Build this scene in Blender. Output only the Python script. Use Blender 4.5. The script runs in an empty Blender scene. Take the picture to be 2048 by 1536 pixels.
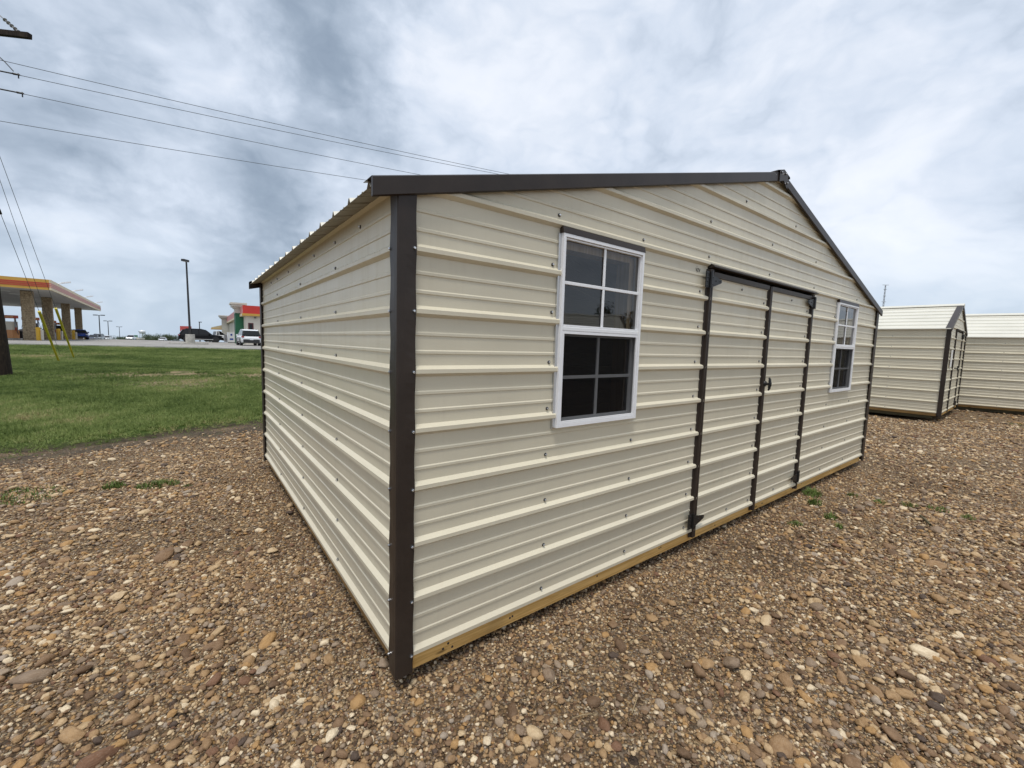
import bpy, bmesh, math, random
import numpy as np
from mathutils import Vector, Matrix, noise
R = math.radians
S = bpy.context.scene
COL = S.collection
random.seed(7)
RNG = np.random.default_rng(11)

# ------------------------------------------------------------------ camera
YAW, PITCH, ROLL = 0.650858, -0.0928117, -0.0297777
B = 0.13                                    # height of the shed sheet metal's lower edge above the gravel
CAM = Vector((-0.6198, -1.5097, 1.26475 + B))
fwv = Vector((math.sin(YAW) * math.cos(PITCH), math.cos(YAW) * math.cos(PITCH), math.sin(PITCH)))
rtv = Vector((math.cos(YAW), -math.sin(YAW), 0))
upv = rtv.cross(fwv)
cxv = math.cos(ROLL) * rtv - math.sin(ROLL) * upv
cyv = math.sin(ROLL) * rtv + math.cos(ROLL) * upv
cd = bpy.data.cameras.new('camera'); cam = bpy.data.objects.new('camera', cd); COL.objects.link(cam)
cam.matrix_world = Matrix(((cxv.x, cyv.x, -fwv.x, CAM.x), (cxv.y, cyv.y, -fwv.y, CAM.y), (cxv.z, cyv.z, -fwv.z, CAM.z), (0, 0, 0, 1)))
cd.sensor_width = 36; cd.lens = 849.708 / 2048 * 36; cd.clip_start = 0.05; cd.clip_end = 9000
S.camera = cam

# ------------------------------------------------------------------ sky, sun, exposure
SUN_EL, SUN_AZ = R(72), R(225)              # azimuth: direction the light comes from, clockwise from +Y
sd = bpy.data.lights.new('sun', 'SUN'); sd.energy = 1.5; sd.angle = R(15); sd.color = (1.0, 0.96, 0.9)
so = bpy.data.objects.new('sun', sd); COL.objects.link(so)
sdir = Vector((math.sin(SUN_AZ) * math.cos(SUN_EL), math.cos(SUN_AZ) * math.cos(SUN_EL), math.sin(SUN_EL)))
so.rotation_euler = sdir.to_track_quat('Z', 'Y').to_euler(); so.location = sdir * 60
S.view_settings.view_transform = 'Standard'; S.view_settings.look = 'None'
S.view_settings.gamma = 1; S.view_settings.use_curve_mapping = False
S.view_settings.exposure = 0.62
S.cycles.use_denoising = True
S.cycles.max_bounces = 8; S.cycles.transparent_max_bounces = 12
S.cycles.sample_clamp_indirect = 4


class NT:
    """small helper to wire node trees"""
    def __init__(s, tree): s.t = tree
    def n(s, kind, **kw):
        nd = s.t.nodes.new(kind)
        for k, v in kw.items(): setattr(nd, k, v)
        return nd
    def link(s, a, b): s.t.links.new(a, b)
    def put(s, sock, v):
        if isinstance(v, bpy.types.NodeSocket): s.link(v, sock)
        elif v is not None: sock.default_value = v
    def math(s, op, a, b=None, c=None, clamp=False):
        nd = s.n('ShaderNodeMath', operation=op); nd.use_clamp = clamp
        s.put(nd.inputs[0], a); s.put(nd.inputs[1], b)
        if c is not None: s.put(nd.inputs[2], c)
        return nd.outputs[0]
    def vmath(s, op, a, b=None, out=0):
        nd = s.n('ShaderNodeVectorMath', operation=op); s.put(nd.inputs[0], a)
        if b is not None: s.put(nd.inputs[3] if op == 'SCALE' else nd.inputs[1], b)
        return nd.outputs[out]
    def noise(s, vec, scale, detail=4, rough=.5, dist=0.0, out=0, dim='3D'):
        nd = s.n('ShaderNodeTexNoise'); nd.noise_dimensions = dim
        s.put(nd.inputs['Vector'], vec); nd.inputs['Scale'].default_value = scale
        nd.inputs['Detail'].default_value = detail; nd.inputs['Roughness'].default_value = rough
        nd.inputs['Distortion'].default_value = dist
        return nd.outputs[out]
    def voro(s, vec, scale, feature='F1', out='Distance', rnd=1.0):
        nd = s.n('ShaderNodeTexVoronoi', feature=feature)
        s.put(nd.inputs['Vector'], vec); nd.inputs['Scale'].default_value = scale
        if 'Randomness' in nd.inputs: nd.inputs['Randomness'].default_value = rnd
        return nd.outputs[out]
    def ramp(s, fac, stops, interp='LINEAR'):
        nd = s.n('ShaderNodeValToRGB'); cr = nd.color_ramp; cr.interpolation = interp
        while len(cr.elements) > 1: cr.elements.remove(cr.elements[0])
        for i, (p, c) in enumerate(stops):
            e = cr.elements[0] if i == 0 else cr.elements.new(p)
            e.position = p
            c = (c, c, c) if isinstance(c, (int, float)) else c
            e.color = (*c[:3], 1)
        s.put(nd.inputs[0], fac)
        return nd.outputs[0]
    def mix(s, fac, a, b, blend='MIX'):
        nd = s.n('ShaderNodeMix', data_type='RGBA', blend_type=blend)
        s.put(nd.inputs[0], fac)
        for sock, v in ((nd.inputs[6], a), (nd.inputs[7], b)):
            if isinstance(v, (int, float)): v = (v, v, v)
            s.put(sock, (*v[:3], 1) if isinstance(v, (tuple, list)) else v)
        return nd.outputs[2]
    def maprange(s, v, a, b, c=0.0, d=1.0, smooth=True):
        nd = s.n('ShaderNodeMapRange'); nd.interpolation_type = 'SMOOTHSTEP' if smooth else 'LINEAR'
        s.put(nd.inputs[0], v)
        for i, x in enumerate((a, b, c, d)): s.put(nd.inputs[i + 1], x)
        return nd.outputs[0]


def pix_dir(x, y):                          # a viewing direction, used only to aim cloud masses in the sky
    u, v = (x - 1024) / 849.7, (768 - y) / 849.7
    return (fwv + u * cxv + v * cyv).normalized()


W = bpy.data.worlds.new('World'); S.world = W; W.use_nodes = True
W.node_tree.nodes.clear(); wt = NT(W.node_tree)
wo = wt.n('ShaderNodeOutputWorld'); bg = wt.n('ShaderNodeBackground'); bg.inputs[1].default_value = 0.1
wt.link(bg.outputs[0], wo.inputs[0])
sky = wt.n('ShaderNodeTexSky', sky_type='NISHITA'); sky.sun_disc = False
sky.sun_elevation = SUN_EL; sky.sun_rotation = SUN_AZ; sky.dust_density = 2.0
tc = wt.n('ShaderNodeTexCoord').outputs['Generated']
sep = wt.n('ShaderNodeSeparateXYZ'); wt.link(tc, sep.inputs[0])
zz = wt.math('MAXIMUM', sep.outputs[2], 0.0)
fv = wt.vmath('MULTIPLY', tc, (1.0, 1.0, 1.75))
warp = wt.vmath('SCALE', wt.vmath('SUBTRACT', wt.noise(fv, 2.2, 4, .55, out=1), (.5, .5, .5)), 0.30)
fw2 = wt.vmath('ADD', fv, warp)
n1 = wt.noise(fw2, 2.1, 10, .58)
def billow(sc, det):                         # rounded lumps with soft creases, like the edges of stratocumulus
    return wt.math('MULTIPLY', wt.math('ABSOLUTE', wt.math('SUBTRACT', wt.noise(fw2, sc, det, .5), .5)), 2.0)
b1, b2, b3 = billow(3.2, 2), billow(7.5, 2), billow(17, 3)
cl = wt.math('MULTIPLY', wt.math('SUBTRACT', n1, .5), 1.2)
for bn_, am in ((b1, .42), (b2, .24), (b3, .12)): cl = wt.math('ADD', cl, wt.math('MULTIPLY', wt.math('SUBTRACT', bn_, .22), am))
dwarp = wt.vmath('SCALE', wt.vmath('SUBTRACT', wt.noise(tc, 4.0, 7, .62, out=1), (.5, .5, .5)), 0.40)
dd = wt.vmath('NORMALIZE', wt.vmath('ADD', tc, dwarp))
# cloud masses: (pixel used to aim, radius, amount)
for (px, py, rad, amp) in [(690, 80, .20, -.42), (600, 190, .15, -.26), (520, 20, .2, -.20), (330, 300, .17, -.40), (120, 300, .17, -.36), (30, 350, .14, -.2), (480, 345, .12, -.16), (550, 430, .15, -.26), (330, 50, .16, -.12),
                           (400, 160, .15, .26), (500, 120, .1, .14), (960, 230, .28, .20), (150, 450, .13, .20), (330, 410, .11, .20), (1300, 130, .32, .10), (1640, 330, .28, .12),
                           (1900, 120, .26, .06), (1480, 20, .16, -.10), (1900, 520, .2, -.12), (300, 590, .26, -.10), (860, 130, .12, .14), (40, 200, .13, .08), (1000, 250, .08, -.12), (1450, 270, .1, -.08), (840, 40, .1, -.16)]:
    d = pix_dir(px, py)
    dist = wt.vmath('DISTANCE', dd, tuple(d), out=1)
    cl = wt.math('ADD', cl, wt.maprange(dist, 0.0, rad * 1.45, amp if amp > 0 else amp * .56, 0.0))
cl = wt.math('ADD', cl, 0.60)
ccol = wt.ramp(cl, [(0.0, (.20, .255, .34)), (.2, (.275, .34, .43)), (.4, (.42, .49, .59)), (.58, (.60, .665, .765)), (.76, (.76, .80, .87)), (1.0, (.88, .90, .94))])
hz = wt.maprange(sep.outputs[2], 0.0, 0.22, 1.0, 0.0)
ccol = wt.mix(wt.math('MULTIPLY', hz, .55), ccol, (.50, .61, .73))
ccol = wt.vmath('SCALE', ccol, 10.0 * .80)
cover = wt.maprange(cl, .1, .9, .98, .86)
wt.link(wt.mix(cover, sky.outputs[0], ccol), bg.inputs[0])


# ------------------------------------------------------------------ materials
MATS = {}
def mat(name, col, rough=.5, metal=0.0, var=.0, vscale=8.0, bump=0.0, bscale=60.0, spec=.5, col2=None, coat=0.0, coord='Object'):
    if name in MATS: return MATS[name]
    m = bpy.data.materials.new(name); m.use_nodes = True; MATS[name] = m
    t = NT(m.node_tree); p = m.node_tree.nodes['Principled BSDF']
    p.inputs['Roughness'].default_value = rough; p.inputs['Metallic'].default_value = metal
    p.inputs['Specular IOR Level'].default_value = spec; p.inputs['Coat Weight'].default_value = coat
    tcn = t.n('ShaderNodeTexCoord').outputs[coord]
    if var or col2:
        nz = t.noise(tcn, vscale, 6, .6)
        a = col; b = col2 or tuple(c * (1 - var) for c in col)
        if not col2: a = tuple(min(1, c * (1 + var * .5)) for c in col)
        t.link(t.mix(t.maprange(nz, .3, .7), a, b), p.inputs['Base Color'])
    else:
        p.inputs['Base Color'].default_value = (*col, 1)
    if bump:
        bn = t.n('ShaderNodeBump'); bn.inputs['Strength'].default_value = bump; bn.inputs['Distance'].default_value = .01
        t.link(t.noise(tcn, bscale, 4, .6), bn.inputs['Height']); t.link(bn.outputs[0], p.inputs['Normal'])
    return m


def painted_sheet(name, col, rough=.34):
    """pre-painted steel sheet: slight oil-canning, faint dust and water marks"""
    m = bpy.data.materials.new(name); m.use_nodes = True; MATS[name] = m
    t = NT(m.node_tree); p = m.node_tree.nodes['Principled BSDF']
    o = t.n('ShaderNodeTexCoord').outputs['Object']
    big = t.noise(o, 1.3, 5, .6); streak = t.n('ShaderNodeMapping'); t.link(o, streak.inputs[0]); streak.inputs['Scale'].default_value = (9, 9, .8)
    st = t.noise(streak.outputs[0], 2.0, 6, .65)
    grain = t.noise(o, 420, 2, .5)
    c = t.mix(t.maprange(big, .35, .7), col, tuple(x * .93 for x in col))
    c = t.mix(t.math('MULTIPLY', t.maprange(st, .52, .78), .16), c, (.40, .34, .25))
    c = t.mix(t.math('MULTIPLY', t.maprange(grain, .35, .65), .10), c, tuple(x * .6 for x in col))
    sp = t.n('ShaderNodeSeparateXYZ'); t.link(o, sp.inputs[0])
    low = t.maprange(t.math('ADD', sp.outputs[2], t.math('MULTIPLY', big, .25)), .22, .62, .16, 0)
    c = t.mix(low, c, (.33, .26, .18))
    t.link(c, p.inputs['Base Color'])
    t.link(t.maprange(st, .3, .7, rough - .05, rough + .12), p.inputs['Roughness'])
    mp = t.n('ShaderNodeMapping'); t.link(o, mp.inputs[0]); mp.inputs['Scale'].default_value = (1.6, 1.6, 5)
    bn = t.n('ShaderNodeBump'); bn.inputs['Strength'].default_value = .42; bn.inputs['Distance'].default_value = .02
    t.link(t.noise(mp.outputs[0], 1.0, 2, .4), bn.inputs['Height']); t.link(bn.outputs[0], p.inputs['Normal'])
    return m


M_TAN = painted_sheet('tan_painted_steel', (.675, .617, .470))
M_ROOF = painted_sheet('pale_roof_steel', (.71, .68, .58))
M_BACK_SHADE = mat('shaded_sheet_back', (.30, .28, .23), .6, 0, .1, 3)  # grey back of the roof sheets, darkened to carry the shade under the eaves
M_BRONZE = mat('dark_bronze_trim', (.036, .026, .020), .42, 0, .22, 5, .12, 7, spec=.32)
M_BLACK = mat('black_hardware', (.012, .012, .012), .42, .2, .2, 40)
M_WHITE = mat('white_aluminium', (.86, .86, .86), .35, 0, .03, 20)
M_ZINC = mat('zinc_screw', (.62, .63, .65), .25, .9)
M_WASH = mat('dark_washer', (.03, .03, .03), .6)


def wood_mat(name, c1, c2, along=(1, 0, 0), dirt=.25):
    m = bpy.data.materials.new(name); m.use_nodes = True; MATS[name] = m
    t = NT(m.node_tree); p = m.node_tree.nodes['Principled BSDF']; p.inputs['Roughness'].default_value = .8; p.inputs['Specular IOR Level'].default_value = .2
    o = t.n('ShaderNodeTexCoord').outputs['Object']
    mp = t.n('ShaderNodeMapping'); t.link(o, mp.inputs[0])
    mp.inputs['Scale'].default_value = tuple(1.2 if a else 34 for a in along)
    g = t.noise(mp.outputs[0], 1.4, 5, .6, 1.2)
    mp2 = t.n('ShaderNodeMapping'); t.link(o, mp2.inputs[0]); mp2.inputs['Scale'].default_value = tuple(3.2 if a else 12 for a in along)
    kn = t.voro(mp2.outputs[0], 1.0)
    c = t.mix(t.maprange(g, .38, .62), c1, c2)
    c = t.mix(t.maprange(kn, .05, .13, .8, 0), c, tuple(x * .25 for x in c2))
    c = t.mix(t.math('MULTIPLY', t.maprange(t.noise(o, 3.5, 5, .6), .5, .75), dirt), c, (.12, .085, .05))
    t.link(c, p.inputs['Base Color'])
    bn = t.n('ShaderNodeBump'); bn.inputs['Strength'].default_value = .3; bn.inputs['Distance'].default_value = .004
    t.link(g, bn.inputs['Height']); t.link(bn.outputs[0], p.inputs['Normal'])
    return m


M_PINEX = wood_mat('treated_pine_x', (.74, .47, .17), (.54, .32, .10), (1, 0, 0))
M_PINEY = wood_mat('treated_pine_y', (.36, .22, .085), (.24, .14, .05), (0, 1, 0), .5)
M_STUD = wood_mat('stud_pine', (.74, .55, .36), (.62, .43, .25), (0, 0, 1), .1)
M_SKID = wood_mat('skid_timber', (.15, .14, .085), (.085, .075, .045), (0, 1, 0), .5)
M_PLY = mat('plywood_floor', (.36, .25, .14), .8, 0, .3, 3)


def glass_mat(name, tint=(.72, .74, .74), refl=1.0):
    m = bpy.data.materials.new(name); m.use_nodes = True; MATS[name] = m
    nt = m.node_tree; nt.nodes.clear(); t = NT(nt)
    out = t.n('ShaderNodeOutputMaterial'); tr = t.n('ShaderNodeBsdfTransparent'); gl = t.n('ShaderNodeBsdfGlossy')
    tr.inputs[0].default_value = (*tint, 1); gl.inputs['Roughness'].default_value = .015; gl.inputs[0].default_value = (refl, refl, refl, 1)
    fr = t.n('ShaderNodeFresnel'); fr.inputs[0].default_value = 1.62
    o = t.n('ShaderNodeTexCoord').outputs['Object']
    bn = t.n('ShaderNodeBump'); bn.inputs['Strength'].default_value = .06; bn.inputs['Distance'].default_value = .01
    t.link(t.noise(o, 4.0, 2, .4), bn.inputs['Height']); t.link(bn.outputs[0], gl.inputs['Normal'])
    mx = t.n('ShaderNodeMixShader'); t.link(fr.outputs[0], mx.inputs[0]); t.link(tr.outputs[0], mx.inputs[1]); t.link(gl.outputs[0], mx.inputs[2])
    t.link(mx.outputs[0], out.inputs[0])
    return m


M_GLASS = glass_mat('window_glass')


def screen_mat():
    m = bpy.data.materials.new('insect_screen'); m.use_nodes = True
    nt = m.node_tree; nt.nodes.clear(); t = NT(nt)
    out = t.n('ShaderNodeOutputMaterial'); tr = t.n('ShaderNodeBsdfTransparent'); df = t.n('ShaderNodeBsdfDiffuse')
    df.inputs[0].default_value = (.010, .010, .011, 1)
    mx = t.n('ShaderNodeMixShader'); mx.inputs[0].default_value = .62
    t.link(tr.outputs[0], mx.inputs[1]); t.link(df.outputs[0], mx.inputs[2]); t.link(mx.outputs[0], out.inputs[0])
    return m


M_SCREEN = screen_mat()


# ------------------------------------------------------------------ mesh helpers
class MB:
    def __init__(s): s.v = []; s.f = []; s.mi = []; s.cur = 0
    def face(s, pts):
        i = len(s.v); s.v.extend([tuple(p) for p in pts]); s.f.append(tuple(range(i, i + len(pts)))); s.mi.append(s.cur); return s
    def mesh(s, vs, fs):
        i = len(s.v); s.v.extend([tuple(p) for p in vs])
        for f in fs: s.f.append(tuple(i + k for k in f)); s.mi.append(s.cur)
        return s
    def box(s, x0, x1, y0, y1, z0, z1):
        vs = [(x, y, z) for z in (z0, z1) for y in (y0, y1) for x in (x0, x1)]
        return s.mesh(vs, [(0, 2, 3, 1), (4, 5, 7, 6), (0, 1, 5, 4), (2, 6, 7, 3), (0, 4, 6, 2), (1, 3, 7, 5)])
    def prism(s, prof, fn, a0, a1, caps=True, closed=True):
        """extrude a 2D profile along a; fn(p, q, a) -> xyz"""
        n = len(prof)
        vs = [fn(p, q, a0) for p, q in prof] + [fn(p, q, a1) for p, q in prof]
        fs = [(i, (i + 1) % n, n + (i + 1) % n, n + i) for i in range(n if closed else n - 1)]
        if caps and closed: fs += [tuple(range(n - 1, -1, -1)), tuple(range(n, 2 * n))]
        return s.mesh(vs, fs)
    def tube(s, p0, p1, r0, r1=None, n=8, caps=True):
        r1 = r0 if r1 is None else r1
        p0, p1 = Vector(p0), Vector(p1); d = (p1 - p0).normalized()
        a = d.orthogonal().normalized(); b = d.cross(a)
        vs = []
        for p, r in ((p0, r0), (p1, r1)):
            for k in range(n):
                t = 2 * math.pi * k / n; vs.append(p + r * (math.cos(t) * a + math.sin(t) * b))
        fs = [(k, (k + 1) % n, n + (k + 1) % n, n + k) for k in range(n)]
        if caps: fs += [tuple(range(n - 1, -1, -1)), tuple(range(n, 2 * n))]
        return s.mesh(vs, fs)
    def path(s, pts, r, n=6):
        for a, b in zip(pts[:-1], pts[1:]): s.tube(a, b, r, r, n, False)
        return s
    def lathe(s, prof, c=(0, 0, 0), n=16):
        vs = []
        for r, z in prof:
            for k in range(n):
                t = 2 * math.pi * k / n; vs.append((c[0] + r * math.cos(t), c[1] + r * math.sin(t), c[2] + z))
        fs = []
        for j in range(len(prof) - 1):
            for k in range(n): fs.append((j * n + k, j * n + (k + 1) % n, (j + 1) * n + (k + 1) % n, (j + 1) * n + k))
        fs += [tuple(range(n - 1, -1, -1)), tuple((len(prof) - 1) * n + k for k in range(n))]
        return s.mesh(vs, fs)
    def data(s, name, mats, smooth=False):
        me = bpy.data.meshes.new(name); me.from_pydata(s.v, [], s.f)
        for m in (mats if isinstance(mats, (list, tuple)) else [mats]): me.materials.append(m)
        if len(me.materials) > 1: me.polygons.foreach_set('material_index', s.mi)
        if smooth: me.polygons.foreach_set('use_smooth', [True] * len(me.polygons))
        me.update(); return me
    def build(s, name, mats, parent=None, loc=(0, 0, 0), rot=(0, 0, 0), smooth=False, bevel=0):
        return link(name, s.data(name, mats, smooth), parent, loc, rot, bevel)


def link(name, me, parent=None, loc=(0, 0, 0), rot=(0, 0, 0), bevel=0):
    o = bpy.data.objects.new(name, me); COL.objects.link(o)
    o.location = loc; o.rotation_euler = rot
    if parent: o.parent = parent
    if bevel:
        b = o.modifiers.new('bevel', 'BEVEL'); b.width = bevel; b.segments = 2; b.limit_method = 'ANGLE'; b.angle_limit = R(40)
    return o


def weld(o):                                # merge doubles so bevels work
    bm = bmesh.new(); bm.from_mesh(o.data); bmesh.ops.remove_doubles(bm, verts=bm.verts, dist=1e-5)
    bmesh.ops.recalc_face_normals(bm, faces=bm.faces); bm.to_mesh(o.data); bm.free(); return o


def tag(o, label, cat, group=None, kind=None):
    o['label'] = label; o['category'] = cat
    if group: o['group'] = group
    if kind: o['kind'] = kind
    return o


def thing(name, label, cat, loc=(0, 0, 0), rotz=0, group=None):
    o = bpy.data.objects.new(name, None); COL.objects.link(o); o.location = loc; o.rotation_euler = (0, 0, rotz); o.empty_display_size = .2
    return tag(o, label, cat, group)


def copy_tree(o, parent=None):
    c = o.copy(); COL.objects.link(c); c.parent = parent
    for ch in list(o.children): copy_tree(ch, c)
    return c


def site(r, f, z=0.0):
    """the lot's own frame (r to the right along the kerb side, f away from the yard)"""
    return Vector((CAM.x + r * math.cos(YAW) + f * math.sin(YAW), CAM.y - r * math.sin(YAW) + f * math.cos(YAW), z))


SITE_ROT = -YAW                              # rotation that turns +X into "r"

# ------------------------------------------------------------------ terrain heights
LAWN_NEAR = [(-60, 3.2), (-30, 3.4), (-12, 3.7), (-7.5, 4.2), (-5.57, 4.55), (-5.29, 4.8), (-5.05, 5.12), (-4.72, 5.87), (-4.32, 6.35), (-3.93, 6.7), (-3.2, 7.4), (-2.0, 8.4), (0, 10.0), (4, 12.5), (12, 16), (30, 22)]
KERB = [(-60, 16), (-30.3, 26.6), (-26.4, 28.3), (-18.4, 30.6), (-5, 34), (12, 38.5), (30, 42)]
def interp(line, r):
    for (a, b), (c, d) in zip(line[:-1], line[1:]):
        if a <= r <= c: return b + (d - b) * (r - a) / (c - a)
    return line[0][1] if r < line[0][0] else line[-1][1]
def lot_z(r, f): return .45 - .0104 * max(0, -r - 45)
def lawn_z(r, f):
    f0, f1 = interp(LAWN_NEAR, r), interp(KERB, r)
    t = min(1, max(0, (f - f0) / (f1 - f0)))
    z1 = lot_z(r, f1) - .03
    base = t * z1 * (1.25 - .25 * t)
    return base - .045 + .075 * min(1, max(0, (f - f0 + .25) / 1.1)) + .012 * noise.noise(Vector((r * 3.1, f * 3.1, 4))) + .05 * noise.noise(Vector((r * .35, f * .35, 0))) * min(1, max(0, (f - f0) / 3)) * (1 - t)
def far_z(d): return -.35 - .019 * d


# ------------------------------------------------------------------ ground materials
STONES = [(.0, (0.407, 0.261, 0.132)), (.09, (0.257, 0.160, 0.089)), (.2, (0.526, 0.371, 0.206)), (.29, (0.167, 0.102, 0.057)), (.39, (0.347, 0.218, 0.114)), (.50, (0.647, 0.488, 0.297)), (.575, (0.292, 0.211, 0.143)),
          (.66, (0.455, 0.272, 0.114)), (.74, (0.359, 0.272, 0.189)), (.80, (0.216, 0.116, 0.067)), (.83, (0.801, 0.661, 0.458)), (.89, (0.106, 0.074, 0.055)), (.925, (0.549, 0.388, 0.217)), (.965, (0.407, 0.330, 0.252))]


def gravel_ground_mat():
    m = bpy.data.materials.new('gravel_bed'); m.use_nodes = True
    t = NT(m.node_tree); p = m.node_tree.nodes['Principled BSDF']; p.inputs['Roughness'].default_value = .9; p.inputs['Specular IOR Level'].default_value = .2
    o = t.n('ShaderNodeTexCoord').outputs['Object']
    wv = t.vmath('ADD', o, t.vmath('SCALE', t.vmath('SUBTRACT', t.noise(o, 30, 3, .5, out=1), (.5, .5, .5)), .03))
    cells = []
    for sc in (22, 46, 95):
        nd = t.n('ShaderNodeTexVoronoi'); t.link(wv, nd.inputs['Vector']); nd.inputs['Scale'].default_value = sc
        sx = t.n('ShaderNodeSeparateColor'); t.link(nd.outputs['Color'], sx.inputs[0])
        cells.append((nd.outputs['Distance'], sx.outputs[0], sx.outputs[1]))
    fine = t.ramp(cells[2][1], STONES, 'CONSTANT'); mid = t.ramp(cells[1][1], STONES, 'CONSTANT'); big = t.ramp(cells[0][1], STONES, 'CONSTANT')
    c = t.mix(t.maprange(cells[2][0], .45, .8), fine, (.10, .07, .042))
    mm = t.math('MULTIPLY', t.math('GREATER_THAN', cells[1][2], .45), t.maprange(cells[1][0], .40, .48, 1, 0))
    c = t.mix(mm, c, mid)
    mb = t.math('MULTIPLY', t.math('GREATER_THAN', cells[0][2], .80), t.maprange(cells[0][0], .36, .44, 1, 0))
    c = t.mix(mb, c, big)
    patch = t.noise(o, .55, 5, .6)
    c = t.mix(t.math('MULTIPLY', t.maprange(patch, .48, .68), .55), c, (.13, .085, .05))
    c = t.vmath('SCALE', c, .66)
    # damp bare soil along the lawn edge
    at = t.n('ShaderNodeAttribute'); at.attribute_name = 'edge_soil'
    so_ = t.math('MULTIPLY', at.outputs['Fac'], t.maprange(t.noise(o, 1.6, 6, .65), .3, .62))
    soil = t.mix(t.maprange(t.noise(o, 14, 4, .6), .35, .65), (.040, .033, .024), (.075, .059, .042))
    c = t.mix(t.math('MULTIPLY', so_, .85), c, soil)
    gr = t.mix(t.noise(o, 25, 3), (.055, .075, .022), (.10, .095, .04))
    c = t.mix(t.math('MULTIPLY', at.outputs['Fac'], t.math('MULTIPLY', t.maprange(t.noise(o, 2.3, 5, .7), .55, .7), .55)), c, gr)
    t.link(c, p.inputs['Base Color'])
    h = t.math('ADD', t.math('MULTIPLY', t.math('SUBTRACT', 1, cells[2][0]), .35), t.math('MULTIPLY', mm, t.math('MULTIPLY', t.math('SUBTRACT', .6, cells[1][0]), 1.6)))
    h = t.math('ADD', h, t.math('MULTIPLY', mb, t.math('MULTIPLY', t.math('SUBTRACT', .6, cells[0][0]), 2.6)))
    bn = t.n('ShaderNodeBump'); bn.inputs['Strength'].default_value = 1.0; bn.inputs['Distance'].default_value = .02
    t.link(h, bn.inputs['Height']); t.link(bn.outputs[0], p.inputs['Normal'])
    return m


def stone_mat():
    m = bpy.data.materials.new('river_stone'); m.use_nodes = True
    t = NT(m.node_tree); p = m.node_tree.nodes['Principled BSDF']; p.inputs['Specular IOR Level'].default_value = .3
    at = t.n('ShaderNodeAttribute'); at.attribute_type = 'INSTANCER'; at.attribute_name = 'rnd'
    oi = t.n('ShaderNodeObjectInfo')
    r = t.math('FRACT', t.math('ADD', at.outputs['Fac'], t.math('MULTIPLY', oi.outputs['Random'], .999)))
    c = t.ramp(r, STONES, 'CONSTANT')
    o = t.n('ShaderNodeTexCoord').outputs['Object']
    ov = t.vmath('ADD', o, t.vmath('SCALE', (1.0, 1.0, 1.0), t.math('MULTIPLY', r, 37.0)))
    c = t.mix(t.maprange(t.noise(ov, 1.6, 6, .65), .35, .68, 0, .55), c, t.vmath('MULTIPLY', c, (.55, .48, .40)))
    c = t.mix(t.math('MULTIPLY', t.maprange(t.noise(ov, 9, 4, .7), .55, .75), .5), c, (.42, .36, .27))
    t.link(c, p.inputs['Base Color'])
    t.link(t.maprange(t.noise(ov, 3, 3), .3, .7, .5, .85), p.inputs['Roughness'])
    bn = t.n('ShaderNodeBump'); bn.inputs['Strength'].default_value = .35; bn.inputs['Distance'].default_value = .06
    t.link(t.noise(ov, 5, 5, .65), bn.inputs['Height']); t.link(bn.outputs[0], p.inputs['Normal'])
    return m


def lawn_mat():
    m = bpy.data.materials.new('lawn_soil'); m.use_nodes = True
    t = NT(m.node_tree); p = m.node_tree.nodes['Principled BSDF']; p.inputs['Roughness'].default_value = .95; p.inputs['Specular IOR Level'].default_value = .1
    o = t.n('ShaderNodeTexCoord').outputs['Object']
    c = t.mix(t.maprange(t.noise(o, 18, 5, .65), .35, .65), (.035, .06, .012), (.075, .11, .025))
    c = t.mix(t.maprange(t.noise(o, .5, 5, .6), .45, .65, 0, .5), c, (.05, .075, .018))
    bare = t.n('ShaderNodeAttribute'); bare.attribute_name = 'bare'
    dirt = t.mix(t.noise(o, 6, 5, .7), (.25, .18, .10), (.36, .28, .17))
    c = t.mix(t.math('MULTIPLY', bare.outputs['Fac'], t.maprange(t.noise(o, 2.2, 6, .7), .36, .56)), c, dirt)
    ed = t.n('ShaderNodeAttribute'); ed.attribute_name = 'edge'
    soil = t.mix(t.maprange(t.noise(o, 7, 6, .7), .35, .65), (.05, .04, .026), (.105, .085, .055))
    c = t.mix(t.maprange(t.math('ADD', ed.outputs['Fac'], t.math('MULTIPLY', t.math('SUBTRACT', t.noise(o, 2.5, 5, .65), .5), .9)), .35, .75), c, soil)
    t.link(c, p.inputs['Base Color'])
    bn = t.n('ShaderNodeBump'); bn.inputs['Strength'].default_value = .8; bn.inputs['Distance'].default_value = .05
    t.link(t.noise(o, 40, 4, .7), bn.inputs['Height']); t.link(bn.outputs[0], p.inputs['Normal'])
    return m


def grass_mat(name, inst=True):
    m = bpy.data.materials.new(name); m.use_nodes = True
    t = NT(m.node_tree); p = m.node_tree.nodes['Principled BSDF']; p.inputs['Roughness'].default_value = .6; p.inputs['Specular IOR Level'].default_value = .25
    if inst:
        at = t.n('ShaderNodeAttribute'); at.attribute_type = 'INSTANCER'; at.attribute_name = 'rnd'; r = at.outputs['Fac']
    else:
        r = t.n('ShaderNodeObjectInfo').outputs['Random']
        r = t.math('MULTIPLY', t.noise(t.n('ShaderNodeTexCoord').outputs['Object'], 30, 2), .5)
    c = t.ramp(r, [(0, (.055, .092, .019)), (.3, (.115, .163, .036)), (.5, (.19, .245, .068)), (.76, (.27, .32, .10)), (.94, (.34, .32, .14)), (1, (.44, .36, .18))])
    t.link(c, p.inputs['Base Color'])
    return m


M_GRAVEL = gravel_ground_mat(); M_STONE = stone_mat(); M_LAWN = lawn_mat(); M_GRASS = grass_mat('grass_blade')
M_TUFT = grass_mat('weed_blade', False)
M_CONC = mat('pale_concrete', (.46, .44, .39), .85, 0, .3, 2.5, .3, 30)
M_FIELD = mat('far_field', (.07, .09, .035), .95, 0, .4, .02)


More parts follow.
